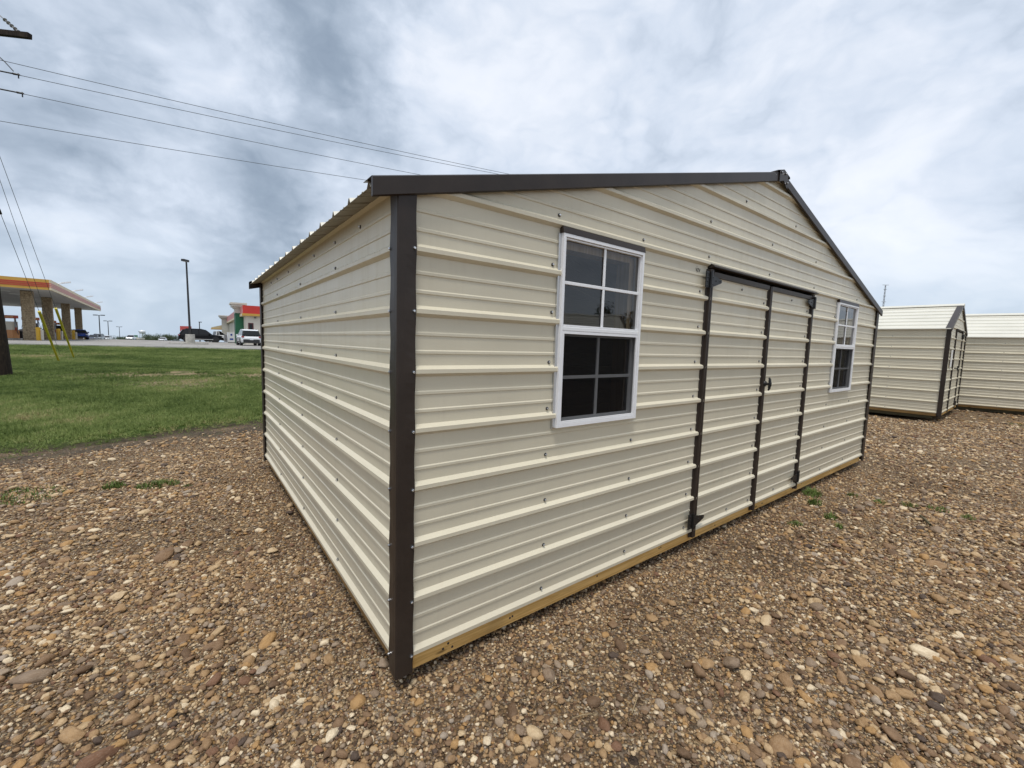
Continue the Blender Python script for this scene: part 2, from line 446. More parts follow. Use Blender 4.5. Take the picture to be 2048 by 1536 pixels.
def lot_mat():
    m = bpy.data.materials.new('worn_concrete_paving'); m.use_nodes = True
    t = NT(m.node_tree); p = m.node_tree.nodes['Principled BSDF']; p.inputs['Roughness'].default_value = .85
    o = t.n('ShaderNodeTexCoord').outputs['Object']
    c = t.mix(t.maprange(t.noise(o, .35, 6, .65), .35, .65), (.26, .245, .225), (.36, .34, .31))
    br = t.n('ShaderNodeTexBrick'); t.link(o, br.inputs[0]); br.inputs['Scale'].default_value = .22; br.inputs['Mortar Size'].default_value = .006
    c = t.mix(t.math('MULTIPLY', br.outputs['Fac'], .6), c, (.10, .095, .09))
    t.link(c, p.inputs['Base Color']); return m


M_LOT = lot_mat()


def grid_sheet(name, us, vs, fn, m, attrs=None, kind='structure'):
    """sheet from two parameter lists; fn(u, v) -> Vector; attrs: {name: f(u, v)}"""
    nu, nv = len(us), len(vs)
    pts = [fn(u, v) for u in us for v in vs]
    fs = [(i * nv + j, (i + 1) * nv + j, (i + 1) * nv + j + 1, i * nv + j + 1) for i in range(nu - 1) for j in range(nv - 1)]
    me = bpy.data.meshes.new(name); me.from_pydata([tuple(p) for p in pts], [], fs); me.materials.append(m)
    for an, af in (attrs or {}).items():
        a = me.attributes.new(an, 'FLOAT', 'POINT'); a.data.foreach_set('value', [af(u, v) for u in us for v in vs])
    me.polygons.foreach_set('use_smooth', [True] * len(me.polygons))
    bm = bmesh.new(); bm.from_mesh(me); bmesh.ops.recalc_face_normals(bm, faces=bm.faces)
    if sum(f.normal.z for f in bm.faces) < 0: bmesh.ops.reverse_faces(bm, faces=bm.faces)
    bm.to_mesh(me); bm.free()
    o = link(name, me); o['kind'] = kind; return o


def yard_z(x, y):
    return .018 * noise.noise(Vector((x * .8, y * .8, 3))) + .010 * noise.noise(Vector((x * 2.6, y * 2.6, 9))) - .01


def to_site(x, y):
    dx, dy = x - CAM.x, y - CAM.y
    return dx * math.cos(YAW) - dy * math.sin(YAW), dx * math.sin(YAW) + dy * math.cos(YAW)


def soil_amount(x, y):
    r, f = to_site(x, y); d = interp(LAWN_NEAR, r) - f
    d -= .25 * noise.noise(Vector((x * 1.3, y * 1.3, 5)))
    w = 1.15 if r < -3 else 1.2
    return max(0.0, min(1.0, 1.25 - d / w)) if d > -1.5 else 1.0


ax = [-45 + i * 3 for i in range(13)] + [-8 + i * .18 for i in range(100)] + [10.2 + i * .8 for i in range(26)] + [35, 42, 50]
ay = [-45 + i * 3 for i in range(13)] + [-8 + i * .18 for i in range(110)] + [12 + i * .8 for i in range(14)] + [25, 30]
yard = grid_sheet('gravel_yard', sorted(ax), sorted(ay), lambda x, y: Vector((x, y, yard_z(x, y))), M_GRAVEL, {'edge_soil': soil_amount})

lr = [-58, -50, -44, -38, -33, -30, -28, -26] + [-25 + .4 * i for i in range(43)] + [-7.6 + .1 * i for i in range(46)] + [-3 + .4 * i for i in range(9)] + [1, 2, 4, 8, 14, 22, 30]
lt = [0, .005, .01, .015, .02, .028, .035, .042, .05, .06, .07, .09, .12, .15, .18, .22, .26, .3, .34, .38, .42, .46, .5, .54, .58, .62, .66, .7, .74, .78, .82, .86, .9, .94, .97, 1]
def lawn_pt(r, t):
    f0, f1 = interp(LAWN_NEAR, r), interp(KERB, r)
    f0 += .10 * noise.noise(Vector((r * 2.1, 0, 0))) + .05 * noise.noise(Vector((r * 6, 4, 0)))
    f0 -= .25
    f = f0 + (f1 - f0) * t
    return site(r, f, lawn_z(r, f))
BARE = [(-8.3, 13.8, 1.2, 1.0), (-8.9, 16.2, 1.2, .9), (-10.4, 13.2, 1.2, .9), (-6.4, 13.5, 1.6, 1.0), (-8.2, 15.2, 2.0, .6), (-8.6, 10.9, 1.6, .5), (-20.5, 19.6, 2.2, .55), (-11.2, 12.6, 1.5, .45), (-5.2, 11.6, 1.2, .8)]
def bare_at(r, f):
    v = 0
    for br, bf, rad, a in BARE:
        d = math.hypot(r - br, (f - bf) * .8) / rad
        v = max(v, a * max(0, 1 - d * d) * 1.6)
    return min(1, v)
lawn = grid_sheet('lawn', lr, lt, lawn_pt, M_LAWN,
                  {'edge': lambda r, t: max(0.0, 1 - max(0.0, (interp(KERB, r) - interp(LAWN_NEAR, r)) * t - .25) / 1.0), 'bare': lambda r, t: bare_at(r, interp(LAWN_NEAR, r) + (interp(KERB, r) - interp(LAWN_NEAR, r)) * t)})

# paving of the filling station, its kerb, and the land beyond
FAR_EDGE = [(-95, 90), (-62, 73), (-48, 64), (-42, 64), (-36, 68), (-20, 80), (10, 90), (40, 90)]
lotr = [-95, -80, -70, -62, -56, -50, -46, -42, -38, -34, -30, -26, -22, -18, -12, -5, 5, 15, 30]
def lot_edge(r): return interp(FAR_EDGE, r)
lot = grid_sheet('parking_lot', lotr, [i / 8 for i in range(9)],
                 lambda r, t: site(r, (interp(KERB, r) + .16) + (max(lot_edge(r), interp(KERB, r) + 3) - interp(KERB, r) - .16) * t, lot_z(r, 0)), M_LOT)
km = MB()
for r0, r1 in zip(lotr[:-1], lotr[1:]):
    n = 6
    for k in range(n):
        a, b = r0 + (r1 - r0) * k / n, r0 + (r1 - r0) * (k + 1) / n
        za, zb = lot_z(a, 0) + .10, lot_z(b, 0) + .10
        fa, fb = interp(KERB, a), interp(KERB, b)
        q = [site(a, fa, za - .3), site(a, fa, za), site(a, fa + .155, za), site(a, fa + .155, za - .1), site(b, fb, zb - .3), site(b, fb, zb), site(b, fb + .155, zb), site(b, fb + .155, zb - .1)]
        km.mesh(q, [(0, 1, 5, 4), (1, 2, 6, 5), (2, 3, 7, 6)])
kerb = km.build('kerb', M_CONC); kerb['kind'] = 'structure'
rings = [0, 14, 20, 30, 45, 60, 80, 120, 200, 400, 800, 1200, 2500, 6000]
far = grid_sheet('far_ground', rings, [i * math.pi / 24 for i in range(49)],
                 lambda d, a: Vector((CAM.x + d * math.cos(a), CAM.y + d * math.sin(a), far_z(d))), M_FIELD)


# ------------------------------------------------------------------ corrugated steel
P = .2286
PROFILE = [(-.013, 0), (0, .019), (.016, .019), (.030, 0)] + [q for m in (.0762, .1463) for q in ((m - .003, 0), (m, .0036), (m + .010, .0036), (m + .0145, 0))]
def prof_breaks(z0, z1):
    out = [z0, z1]
    for k in range(int(z0 / P) - 2, int(z1 / P) + 3):
        for dz, _ in PROFILE:
            if z0 < k * P + dz < z1: out.append(k * P + dz)
    return out
def prof(z):
    u = (z + .013) % P - .013
    pts = PROFILE + [(P - .013, 0)]
    for (a, b), (c, d) in zip(pts[:-1], pts[1:]):
        if a <= u <= c: return b + (d - b) * (u - a) / (c - a)
    return 0


def strips(mb, z0, z1, spans, put, cuts=()):
    """sheet between z0 and z1; spans(zmid) -> [(left(z), right(z))]; put(s, z, depth) -> xyz"""
    zs = sorted(set(round(z, 5) for z in prof_breaks(z0, z1) + [c for c in cuts if z0 < c < z1]))
    for a, b in zip(zs[:-1], zs[1:]):
        if b - a < 1e-4: continue
        da, db = prof(a + 1e-6), prof(b - 1e-6)
        for L, Rr in spans((a + b) / 2):
            if Rr(b) - L(b) < 1e-3 and Rr(a) - L(a) < 1e-3: continue
            mb.face([put(L(a), a, da), put(Rr(a), a, da), put(Rr(b), b, db), put(L(b), b, db)])
    return mb


SCREW = MB(); SCREW.cur = 1; SCREW.lathe([(.0085, 0), (.0085, .0022), (.006, .003)], n=10); SCREW.cur = 0; SCREW.lathe([(.0052, .003), (.0052, .0078), (.0034, .0092)], n=6)
SCREW_ME = SCREW.data('screw', [M_ZINC, M_WASH])
def screw(parent, p, rot):
    r = (rot[0], rot[1], rot[2]); return link('screw', SCREW_ME, parent, p, r)
ROT_FRONT = (R(90), 0, 0)                   # head towards -Y
ROT_LEFT = (0, R(-90), 0)                   # head towards -X


def make_shed(label, loc, rotz, Wd, L, H, slope, openings=(), group=None, over=.115, along=False):
    """gable front on y = 0, left wall on x = 0; z measured from the sheet's lower edge, base at B"""
    root = thing('shed', label, 'shed', loc, rotz, group)
    Z = lambda z: z + B
    top = lambda x: H + slope * min(x, Wd - x)          # underside of the roof
    peak = H + slope * Wd / 2
    def front_spans(z):
        L0 = (lambda q: .004) if z < H else (lambda q: .004 + max(0, (q - H) / slope))
        R0 = (lambda q: Wd - .004) if z < H else (lambda q: Wd - .004 - max(0, (q - H) / slope))
        edges = [L0]
        for (x0, x1, za, zb) in sorted(openings):
            if za < z < zb: edges += [(lambda v: (lambda q: v))(x0), (lambda v: (lambda q: v))(x1)]
        edges.append(R0)
        return list(zip(edges[0::2], edges[1::2]))
    cuts = [H] + [c for o_ in openings for c in o_[2:4]]
    for face in (0, 1):                     # front and back gable walls
        for z0, z1 in ((-.013, 4 * P + .02), (4 * P + .02, 8 * P + .006), (8 * P + .006, peak - .004)):
            mb = MB()
            if face == 0:
                doors = [o_ for o_ in openings if o_[2] < 0]
                if doors and z0 < doors[0][3] - .01:
                    xm = (doors[0][0] + doors[0][1]) / 2
                    for keep in (0, 1):
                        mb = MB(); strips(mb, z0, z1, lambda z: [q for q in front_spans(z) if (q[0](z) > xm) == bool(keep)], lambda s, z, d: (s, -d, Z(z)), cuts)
                        mb.build('wall_panel', M_TAN, root)
                    continue
                strips(mb, z0, z1, front_spans, lambda s, z, d: (s, -d, Z(z)), cuts)
            else:
                sp = lambda z: [((lambda q: .004 + max(0, (q - H) / slope)), (lambda q: Wd - .004 - max(0, (q - H) / slope)))]
                strips(mb, z0, z1, sp, lambda s, z, d: (s, L + d, Z(z)), [H])
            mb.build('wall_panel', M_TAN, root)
    for side in (0, 1):
        for z0, z1 in ((-.013, 4 * P + .02), (4 * P + .02, H)):
            mb = MB(); sp = lambda z: [((lambda q: .004), (lambda q: L - .004))]
            if side == 0: strips(mb, z0, z1, sp, lambda s, z, d: (-d, s, Z(z)))
            else: strips(mb, z0, z1, sp, lambda s, z, d: (Wd + d, s, Z(z)))
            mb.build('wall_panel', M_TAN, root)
    # corner trims, pinched a little between their screws
    for cx, cy, sx, sy in ((0, 0, -1, -1), (Wd, 0, 1, -1), (0, L, -1, 1), (Wd, L, 1, 1)):
        mb = MB(); off = .0225; wid = .054; n = 48; za, zb = -.068, H - .012
        rows = []
        for i in range(n + 1):
            z = za + (zb - za) * i / n
            wv = .0010 * math.cos(2 * math.pi * (z - .005) / P) if z > -.02 else -.002
            ex = wid - .004 + wv * .9; flare = off - .003 * (1 - math.cos(2 * math.pi * (z - .005) / P)) * .5
            X = lambda a: cx - sx * a if True else 0
            # section from the front flange end round the corner to the side flange end
            tilt = .012 if z < -.02 else 0
            sec = [(ex, -flare + .008), (ex, -flare), (.004, -off - .001), (-off + .003, -off - .001), (-off - .001, -off + .003), (-off - .001, .004), (-flare, ex), (-flare + .008, ex)]
            rows.append([(cx - sx * a, cy - sy * b, Z(z)) for a, b in sec])
        m_ = len(rows[0])
        vs = [p for r_ in rows for p in r_]
        fs = [(i * m_ + j, i * m_ + j + 1, (i + 1) * m_ + j + 1, (i + 1) * m_ + j) for i in range(n) for j in range(m_ - 1)]
        mb.mesh(vs, fs); o = mb.build('corner_trim', M_BRONZE, root)
        sol = o.modifiers.new('sheet', 'SOLIDIFY'); sol.thickness = .0012; sol.offset = 0
    # timber base
    mb = MB(); mb.box(.062, Wd - .062, .004, .042, Z(-.075), Z(-.014)); mb.build('rim_board', M_PINEX, root)
    mb = MB(); mb.box(.062, Wd - .062, L - .042, L - .004, Z(-.075), Z(-.014)); mb.build('rim_board', M_PINEX, root)
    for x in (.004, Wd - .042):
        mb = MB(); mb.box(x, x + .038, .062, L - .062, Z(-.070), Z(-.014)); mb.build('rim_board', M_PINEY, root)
    nsk = max(2, round(Wd / 1.5))
    for k in range(nsk):
        x = .16 + (Wd - .32) * k / (nsk - 1)
        mb = MB(); mb.box(x - .045, x + .045, .12, L - .12, -.02, Z(-.0751)); mb.build('skid', M_SKID, root, bevel=.006)
    mb = MB(); mb.box(.045, Wd - .045, .045, L - .045, Z(-.03), Z(-.002)); mb.build('floor', M_PLY, root)
    # roof panels: ribs run down the slope, 9 in apart, four ribs a panel
    lift = .004; tz = lambda x: top(x) + lift
    ya_, yb_ = -.030, L + .03
    npan = max(1, round((yb_ - ya_) / (4 * P))) if not along else 0
    if along:                               # sheets laid lengthwise: ribs parallel to the ridge
        run = Wd / 2 + over; nr = max(4, round(run / P)); stp = run / nr
        for side in (0, 1):
            X = (lambda a: a) if side == 0 else (lambda a: Wd - a)
            for k0, k1 in ((0, nr // 2), (nr // 2, nr)):
                mb = MB(); q = []
                for k in range(k0, k1):
                    for a, h in ((0, 0), (.004, .019), (.018, .019), (.03, 0)): q.append((k * stp + a, h))
                q.append((k1 * stp, 0))
                for (a, h), (b, g) in zip(q[:-1], q[1:]):
                    za, zb = H + slope * (a - over) + lift + h, H + slope * (b - over) + lift + g
                    mb.face([(X(a - over), ya_, Z(za)), (X(a - over), yb_, Z(za)), (X(b - over), yb_, Z(zb)), (X(b - over), ya_, Z(zb))])
                o = mb.build('roof_panel', M_ROOF, root); sol = o.modifiers.new('sheet', 'SOLIDIFY'); sol.thickness = .001; sol.offset = -1
    pitch = (yb_ - ya_) / (max(1, npan) * 4)
    for side in (0, 1):
        x0, x1 = (-over + .012, Wd / 2) if side == 0 else (Wd + over - .012, Wd / 2)
        for k in range(npan):
            mb = MB(); ys = []
            for j in range(4):
                yb = ya_ + (k * 4 + j) * pitch
                for a, h in ((0, 0), (.060, 0), (.074, .021), (.083, .021), (.097, 0), (.140, 0), (.143, .0036), (.152, .0036), (.156, 0), (.190, 0), (.193, .0036), (.202, .0036), (.206, 0)):
                    ys.append((yb + a, h))
            ys.append((ya_ + (k + 1) * 4 * pitch, 0))
            for (a, h), (b, g) in zip(ys[:-1], ys[1:]):
                f0 = H + slope * (x0 if side == 0 else Wd - x0) + lift; f1 = peak + lift
                mb.face([(x0, a, Z(f0 + h)), (x1, a, Z(f1 + h)), (x1, b, Z(f1 + g)), (x0, b, Z(f0 + g))])
            o = mb.build('roof_panel', [M_ROOF, M_BACK_SHADE], root)
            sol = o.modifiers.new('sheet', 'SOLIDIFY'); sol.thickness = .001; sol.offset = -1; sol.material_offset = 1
    # rake trims
    for end in (0, 1):
        ys = -.034 if end == 0 else L + .034; sgn = -1 if end == 0 else 1
        for side in (0, 1):
            X = (lambda a: a) if side == 0 else (lambda a: Wd - a)
            xa, xb = -over, Wd / 2 - .002
            mb = MB()
            hi = lambda a: Z(H + slope * a + .026)
            sec = [(0.10, .0), (.012, .0), (0, -.006), (0, -.040), (0, -.066), (.010, -.070), (.016, -.066)]
            n = len(sec); rows = []
            for a in (xa, xb):
                rows.append([(X(a), ys - sgn * d, hi(a) + h) for d, h in sec])
            mb.mesh(rows[0] + rows[1], [(i, i + 1, n + i + 1, n + i) for i in range(n - 1)])
            # eave end tab
            mb.face([rows[0][1], rows[0][2], rows[0][4], rows[0][5], rows[0][6], (X(xa), ys - sgn * .016, hi(xa) - .004)])
            o = mb.build('rake_trim', M_BRONZE, root); sol = o.modifiers.new('sheet', 'SOLIDIFY'); sol.thickness = .0014; sol.offset = 0
    # ridge cap with a folded end plate
    mb = MB(); c = Wd / 2; zc = Z(peak + .034)
    hw = .115 if not along else .05
    pr = [(-.115, -.115 * slope - .010), (-.112, -.112 * slope + .002), (0, .004), (.112, -.112 * slope + .002), (.115, -.115 * slope - .010)]
    for (a, b), (d, e) in zip(pr[:-1], pr[1:]):
        mb.face([(c + a, -.042, zc + b), (c + d, -.042, zc + e), (c + d, L + .042, zc + e), (c + a, L + .042, zc + b)])
    for yy in (-.042, L + .042):
        mb.face([(c - .075, yy, zc - .075 * slope + .002), (c, yy, zc + .004), (c + .075, yy, zc - .075 * slope + .002), (c + .075, yy, zc - .095 - .03), (c + .055, yy, zc - .095 - .02), (c, yy, zc - .078), (c - .055, yy, zc - .095 - .0), (c - .075, yy, zc - .095 - .01)])
    o = mb.build('ridge_cap', M_BRONZE if not along else M_ROOF, root); sol = o.modifiers.new('sheet', 'SOLIDIFY'); sol.thickness = .0014; sol.offset = 0
    if group is None:
        for dx, dz in ((-.05, -.03), (.02, -.025), (.06, -.085)): screw(root, (c + dx, -.0435, zc + dz), ROT_FRONT)
    # studs just inside the corners
    for x in (.06, Wd - .10):
        mb = MB(); mb.box(x, x + .038, .03, .119, Z(0), Z(H - .03)); mb.build('stud', M_STUD, root)
    return root, Z


def trim_strip(root, x, z0, z1, m=M_BRONZE, name='door_trim', Z=None, flip=1):
    """dark door edge channel: a pale-catching flange and a raised double fold"""
    sec = [(0, -.002), (.001, -.007), (.018, -.010), (.020, -.024), (.034, -.0255), (.036, -.020), (.040, -.020), (.042, -.0255), (.056, -.024), (.058, -.002)]
    mb = MB(); mb.prism([(x + a, d) for a, d in sec], lambda p, q, a: (p, q, Z(a)), z0, z1)
    return mb.build(name, m, root)


# ------------------------------------------------------------------ the main shed
SW, SL, SH, SLOPE = 6.15, 3.66, 1.827, .2615
WIN1, WIN2 = (.788, 1.410, .864, 1.794), (4.690, 5.330, .864, 1.794)
DOOR = (2.13, 3.995, -.02, 1.835)
cutw = lambda w: (w[0] + .012, w[1] - .012, w[2] + .012, w[3] - .012)
shed, Z = make_shed('large tan corrugated steel shed with dark bronze trims, double doors and two white windows', (.010, .010, 0), 0, SW, SL, SH, SLOPE, [cutw(WIN1), cutw(WIN2), DOOR])


def make_window(root, w, Z):
    x0, x1, z0, z1 = w; yf = -.027
    mb = MB(); fw_ = .0155
    def ring(a0, a1, b0, b1, t, y0, y1):
        mb.box(a0, a1, y0, y1, Z(b1 - t), Z(b1)); mb.box(a0, a1, y0, y1, Z(b0), Z(b0 + t))
        mb.box(a0, a0 + t, y0, y1, Z(b0 + t), Z(b1 - t)); mb.box(a1 - t, a1, y0, y1, Z(b0 + t), Z(b1 - t))
    ring(x0, x1, z0, z1, fw_, yf, .03)
    mb.box(x0 + .001, x1 - .001, .0, .028, Z(z0 + .001), Z(z0 + .002))
    fr = mb.build('window', M_WHITE, root); weld(fr)
    zm = z0 + .485                           # meeting rail
    mb = MB(); mb.box(x0 + fw_, x1 - fw_, yf + .004, .02, Z(zm - .010), Z(zm + .010)); mb.build('meeting_rail', M_WHITE, fr, bevel=.003)
    # upper sash
    mb = MB(); t = .008; a0, a1, b0, b1 = x0 + fw_ + .0015, x1 - fw_ - .0015, zm + .0115, z1 - fw_ - .002
    ring(a0, a1, b0, b1, t, yf + .008, .016); mb.build('sash', M_WHITE, fr)
    mz = (b0 + b1) / 2; mx = (a0 + a1) / 2; h = .008
    mb = MB(); mb.box(a0 + t, a1 - t, yf + .013, yf + .020, Z(mz - h), Z(mz + h)); mb.build('muntin', M_WHITE, fr, bevel=.002)
    for za, zb in ((b0 + t, mz - h), (mz + h, b1 - t)):
        mb = MB(); mb.box(mx - h, mx + h, yf + .013, yf + .020, Z(za), Z(zb)); mb.build('muntin', M_WHITE, fr, bevel=.002)
    for i in (0, 1):
        for j in (0, 1):
            xa, xb = (a0 + t, mx) if i == 0 else (mx, a1 - t); za, zb = (b0 + t, mz) if j == 0 else (mz, b1 - t)
            mb = MB(); y = yf + .0215
            mb.face([(xa, y, Z(za)), (xb, y, Z(za)), (xb, y, Z(zb)), (xa, y, Z(zb))]); mb.build('pane', M_GLASS, fr)
    # lower sash sits further in, an insect screen in front of it
    a0, a1, b0, b1 = x0 + fw_ + .0015, x1 - fw_ - .0015, z0 + fw_ + .0015, zm - .0115
    mb = MB(); ring(a0, a1, b0, b1, .013, yf + .003, yf + .016); mb.build('screen_frame', M_WHITE, fr)
    mb = MB(); y = yf + .011
    mb.face([(a0 + .013, y, Z(b0 + .013)), (a1 - .013, y, Z(b0 + .013)), (a1 - .013, y, Z(b1 - .013)), (a0 + .013, y, Z(b1 - .013))]); mb.build('insect_screen', M_SCREEN, fr)
    mb = MB(); t = .024; ring(a0, a1, b0, b1, t, yf + .030, .025); mb.build('sash', M_WHITE, fr)
    mz = (b0 + b1) / 2
    mb = MB(); mb.box(a0 + t, a1 - t, yf + .031, yf + .038, Z(mz - h), Z(mz + h)); mb.build('muntin', M_WHITE, fr)
    for za, zb in ((b0 + t, mz - h), (mz + h, b1 - t)):
        mb = MB(); mb.box(mx - h, mx + h, yf + .031, yf + .038, Z(za), Z(zb)); mb.build('muntin', M_WHITE, fr)
    for i in (0, 1):
        for j in (0, 1):
            xa, xb = (a0 + t, mx) if i == 0 else (mx, a1 - t); za, zb = (b0 + t, mz) if j == 0 else (mz, b1 - t)
            mb = MB(); y = yf + .0395
            mb.face([(xa, y, Z(za)), (xb, y, Z(za)), (xb, y, Z(zb)), (xa, y, Z(zb))]); mb.build('pane', M_GLASS, fr)
    # dark drip cap above and narrow side channels
    mb = MB(); mb.prism([(-.001, z1 + .030), (-.024, z1 + .030), (-.0285, z1 + .004), (-.0285, z1 + .0005), (-.001, z1 + .0005)], lambda p, q, a: (a, p, Z(q)), x0 - .004, x1 + .004)
    mb.build('drip_cap', M_BRONZE, fr)
    for xa, xb in ((x0 - .016, x0 - .001), (x1 + .001, x1 + .010)):
        mb = MB(); mb.box(xa, xb, -.012, -.001, Z(z0 - .004), Z(z1)); mb.build('side_channel', M_ZINC, fr)
    # rough opening timber inside
    for xa, xb, za, zb in ((x0 - .030, x0 + .008, 0, SH - .06), (x1 - .052, x1 - .006, 0, SH - .06)):
        mb = MB(); mb.box(xa, xb, .034, .123, Z(za), Z(zb)); mb.build('stud', M_STUD, fr)
    mb = MB(); mb.box(x0 + .009, x1 - .053, .034, .123, Z(z1 - .055), Z(z1 - .017)); mb.build('header', M_STUD, fr)
    mb = MB(); mb.box(x0 + .009, x1 - .053, .034, .123, Z(z0 - .02), Z(z0 + .018)); mb.build('sill', M_STUD, fr)
    return fr


win1 = make_window(shed, WIN1, Z); win2 = make_window(shed, WIN2, Z)
# a few stray cobweb-pale streaks are left out; interior cross studs seen through the glass
for x in (1.9, 2.6, 3.3, 4.2, 5.6):
    mb = MB(); mb.box(x, x + .038, SL - .12, SL - .03, Z(0), Z(SH - .05)); mb.build('stud', M_STUD, shed)


def hinge(parent, x, z, s, Z):
    """black strap hinge: knuckle plate on the jamb and a tapering strap; s = +1 strap to the right"""
    mb = MB()
    mb.box(min(x, x + s * .040), max(x, x + s * .040), -.032, -.025, Z(z - .052), Z(z + .052))
    mb.tube((x + s * .052, -.036, Z(z - .053)), (x + s * .052, -.036, Z(z + .053)), .0095, n=10)
    xs = x + s * .060
    out = [(xs, z - .046), (xs + s * .035, z - .040), (xs + s * .125, z - .012), (xs + s * .138, z - .004), (xs + s * .138, z + .010), (xs + s * .125, z + .014), (xs + s * .035, z + .030), (xs, z + .036)]
    mb.prism(out, lambda p, q, a: (p, a, Z(q)), -.034, -.028)
    for dx, dz in ((.02, .018), (.02, -.028), (.06, 0), (.115, .001)): mb.tube((xs + s * dx, -.034, Z(z + dz)), (xs + s * dx, -.038, Z(z + dz)), .006, .004, 8)
    for k in range(4):
        zz_ = z - .04 + k * .0267; mb.tube((x + s * .018, -.032, Z(zz_)), (x + s * .018, -.036, Z(zz_)), .006, .004, 8)
    return mb.build('hinge', M_BLACK, parent)


# door leaves carry the same ribs as the wall
for i, (xa, xb) in enumerate(((2.145, 3.055), (3.09, 3.96))):
    mb = MB(); strips(mb, -.013, 1.772, lambda z: [((lambda q: xa), (lambda q: xb))], lambda s, z, d: (s, -d - .004, Z(z)))
    d = mb.build('door', M_TAN, shed); d['label'] = ['wide door leaf with T handle', 'narrow door leaf without handle'][i]
    if i == 0:
        trim_strip(d, 3.042, -.05, 1.782, Z=Z, name='edge_trim')
        h = MB(); hx, hz_ = 3.088, 1.008
        h.tube((hx, -.024, Z(hz_)), (hx, -.033, Z(hz_)), .024, .021, 14); h.tube((hx, -.033, Z(hz_)), (hx, -.064, Z(hz_)), .012, .010, 10)
        for a, b, r0, r1 in ((0, .030, .0115, .0105), (.030, .052, .0105, .006), (0, -.030, .0115, .0105), (-.030, -.052, .0105, .006)):
            h.tube((hx, -.066 + abs(a) * .12, Z(hz_ + a)), (hx, -.066 + abs(b) * .22, Z(hz_ + b)), r0, r1, 10)
        h.build('handle', M_BLACK, d, smooth=False)
        hinge(d, 2.066, 1.727, 1, Z); hinge(d, 2.058, .085, 1, Z)
    else:
        hinge(d, 4.022, 1.727, -1, Z); hinge(d, 4.012, .090, -1, Z)
    mb = MB(); mb.prism([(-.006, 1.752), (-.020, 1.754), (-.023, 1.786), (-.006, 1.790)], lambda p, q, a: (a, p, Z(q)), xa + .035 if i == 0 else xa + .012, xb - .016 if i == 0 else xb - .016)
    mb.build('top_trim', M_BRONZE, d)
    for k in range(0, 8):
        zz_ = k * P + .047
        if zz_ < 1.75: screw(d, (2.995 if i == 0 else 3.895, -.005, Z(zz_)), ROT_FRONT)
    screw(d, (2.64 if i == 0 else 3.49, -.005, Z(.047)), ROT_FRONT); screw(d, (2.62 if i == 0 else 3.53, -.005, Z(1.715)), ROT_FRONT)
trim_strip(shed, 2.115, -.045, 1.800, Z=Z); trim_strip(shed, 3.942, -.035, 1.800, Z=Z)
mb = MB(); mb.prism([(-.002, 1.842), (-.010, 1.842), (-.044, 1.818), (-.044, 1.812), (-.012, 1.806), (-.002, 1.806)], lambda p, q, a: (a, p, Z(q)), 2.135, 4.03)
mb.build('drip_cap', M_BRONZE, shed)
# screws in the wall sheet
for x, ks in ((.752, range(0, 8)), (1.405, range(0, 4)), (2.055, range(0, 8)), (4.66, range(0, 8)), (5.40, range(0, 4)), (.775, (8,)), (2.13, (8, 9)), (3.07, (8, 9)), (4.02, (8, 9)), (5.33, (8,)), (1.43, (8,)), (2.6, (10,)), (3.5, (10,))):
    for k in ks: screw(shed, (x + random.uniform(-.008, .008), -.0005, Z(k * P + .047 + random.uniform(-.006, .006))), ROT_FRONT)
for y in (.87, 1.755, 2.71):
    for k in range(0, 8): screw(shed, (-.0005, y, Z(k * P + .036)), ROT_LEFT)
for y in (.46, .87, 1.34, 1.785, 2.18, 2.7, 3.03): screw(shed, (-.0005, y, Z(1.768)), ROT_LEFT)
for k in range(0, 8):
    screw(shed, (.042, -.021, Z(k * P + .006)), ROT_FRONT); screw(shed, (-.021, .043, Z(k * P + .004)), ROT_LEFT)
    screw(shed, (SW - .05, -.021, Z(k * P + .006)), ROT_FRONT); screw(shed, (-.021, SL - .054, Z(k * P + .004)), ROT_LEFT)
for x in (.20, .225, .245, .56, .575, 1.18, 1.78, 1.80, 2.5, 3.3, 3.32, 4.2, 5.0, 5.75):
    mb = MB(); zz_ = Z(random.uniform(-.06, -.03)); mb.tube((x, .0045, zz_), (x, .0025, zz_), .006, .005, 8); mb.build('nail', M_WASH, shed)
# maker's mark printed on the wall beside the door hinge
mb = MB(); mx0, mz0, yv = 1.985, 1.765, -.0012
def stroke(a, b, w=.004):
    a, b = Vector((a[0], 0, a[1])), Vector((b[0], 0, b[1])); n_ = Vector((-(b - a).z, 0, (b - a).x)).normalized() * w / 2
    mb.face([(mx0 + p.x, yv, Z(mz0 + p.z)) for p in (a - n_, b - n_, b + n_, a + n_)])
for a, b in (((0, .026), (.008, .004)), ((.008, .004), (.014, .026)), ((.019, .025), (.031, .025)), ((.031, .025), (.019, .005)), ((.019, .005), (.032, .005)), ((.037, .026), (.044, .004)), ((.044, .004), (.051, .026)),
             ((.008, .034), (.014, .034)), ((.008, -.006), (.017, -.006)), ((.021, -.006), (.029, -.006)), ((.033, -.006), (.043, -.006))): stroke(a, b)
mb.build('maker_mark', M_WASH, shed)

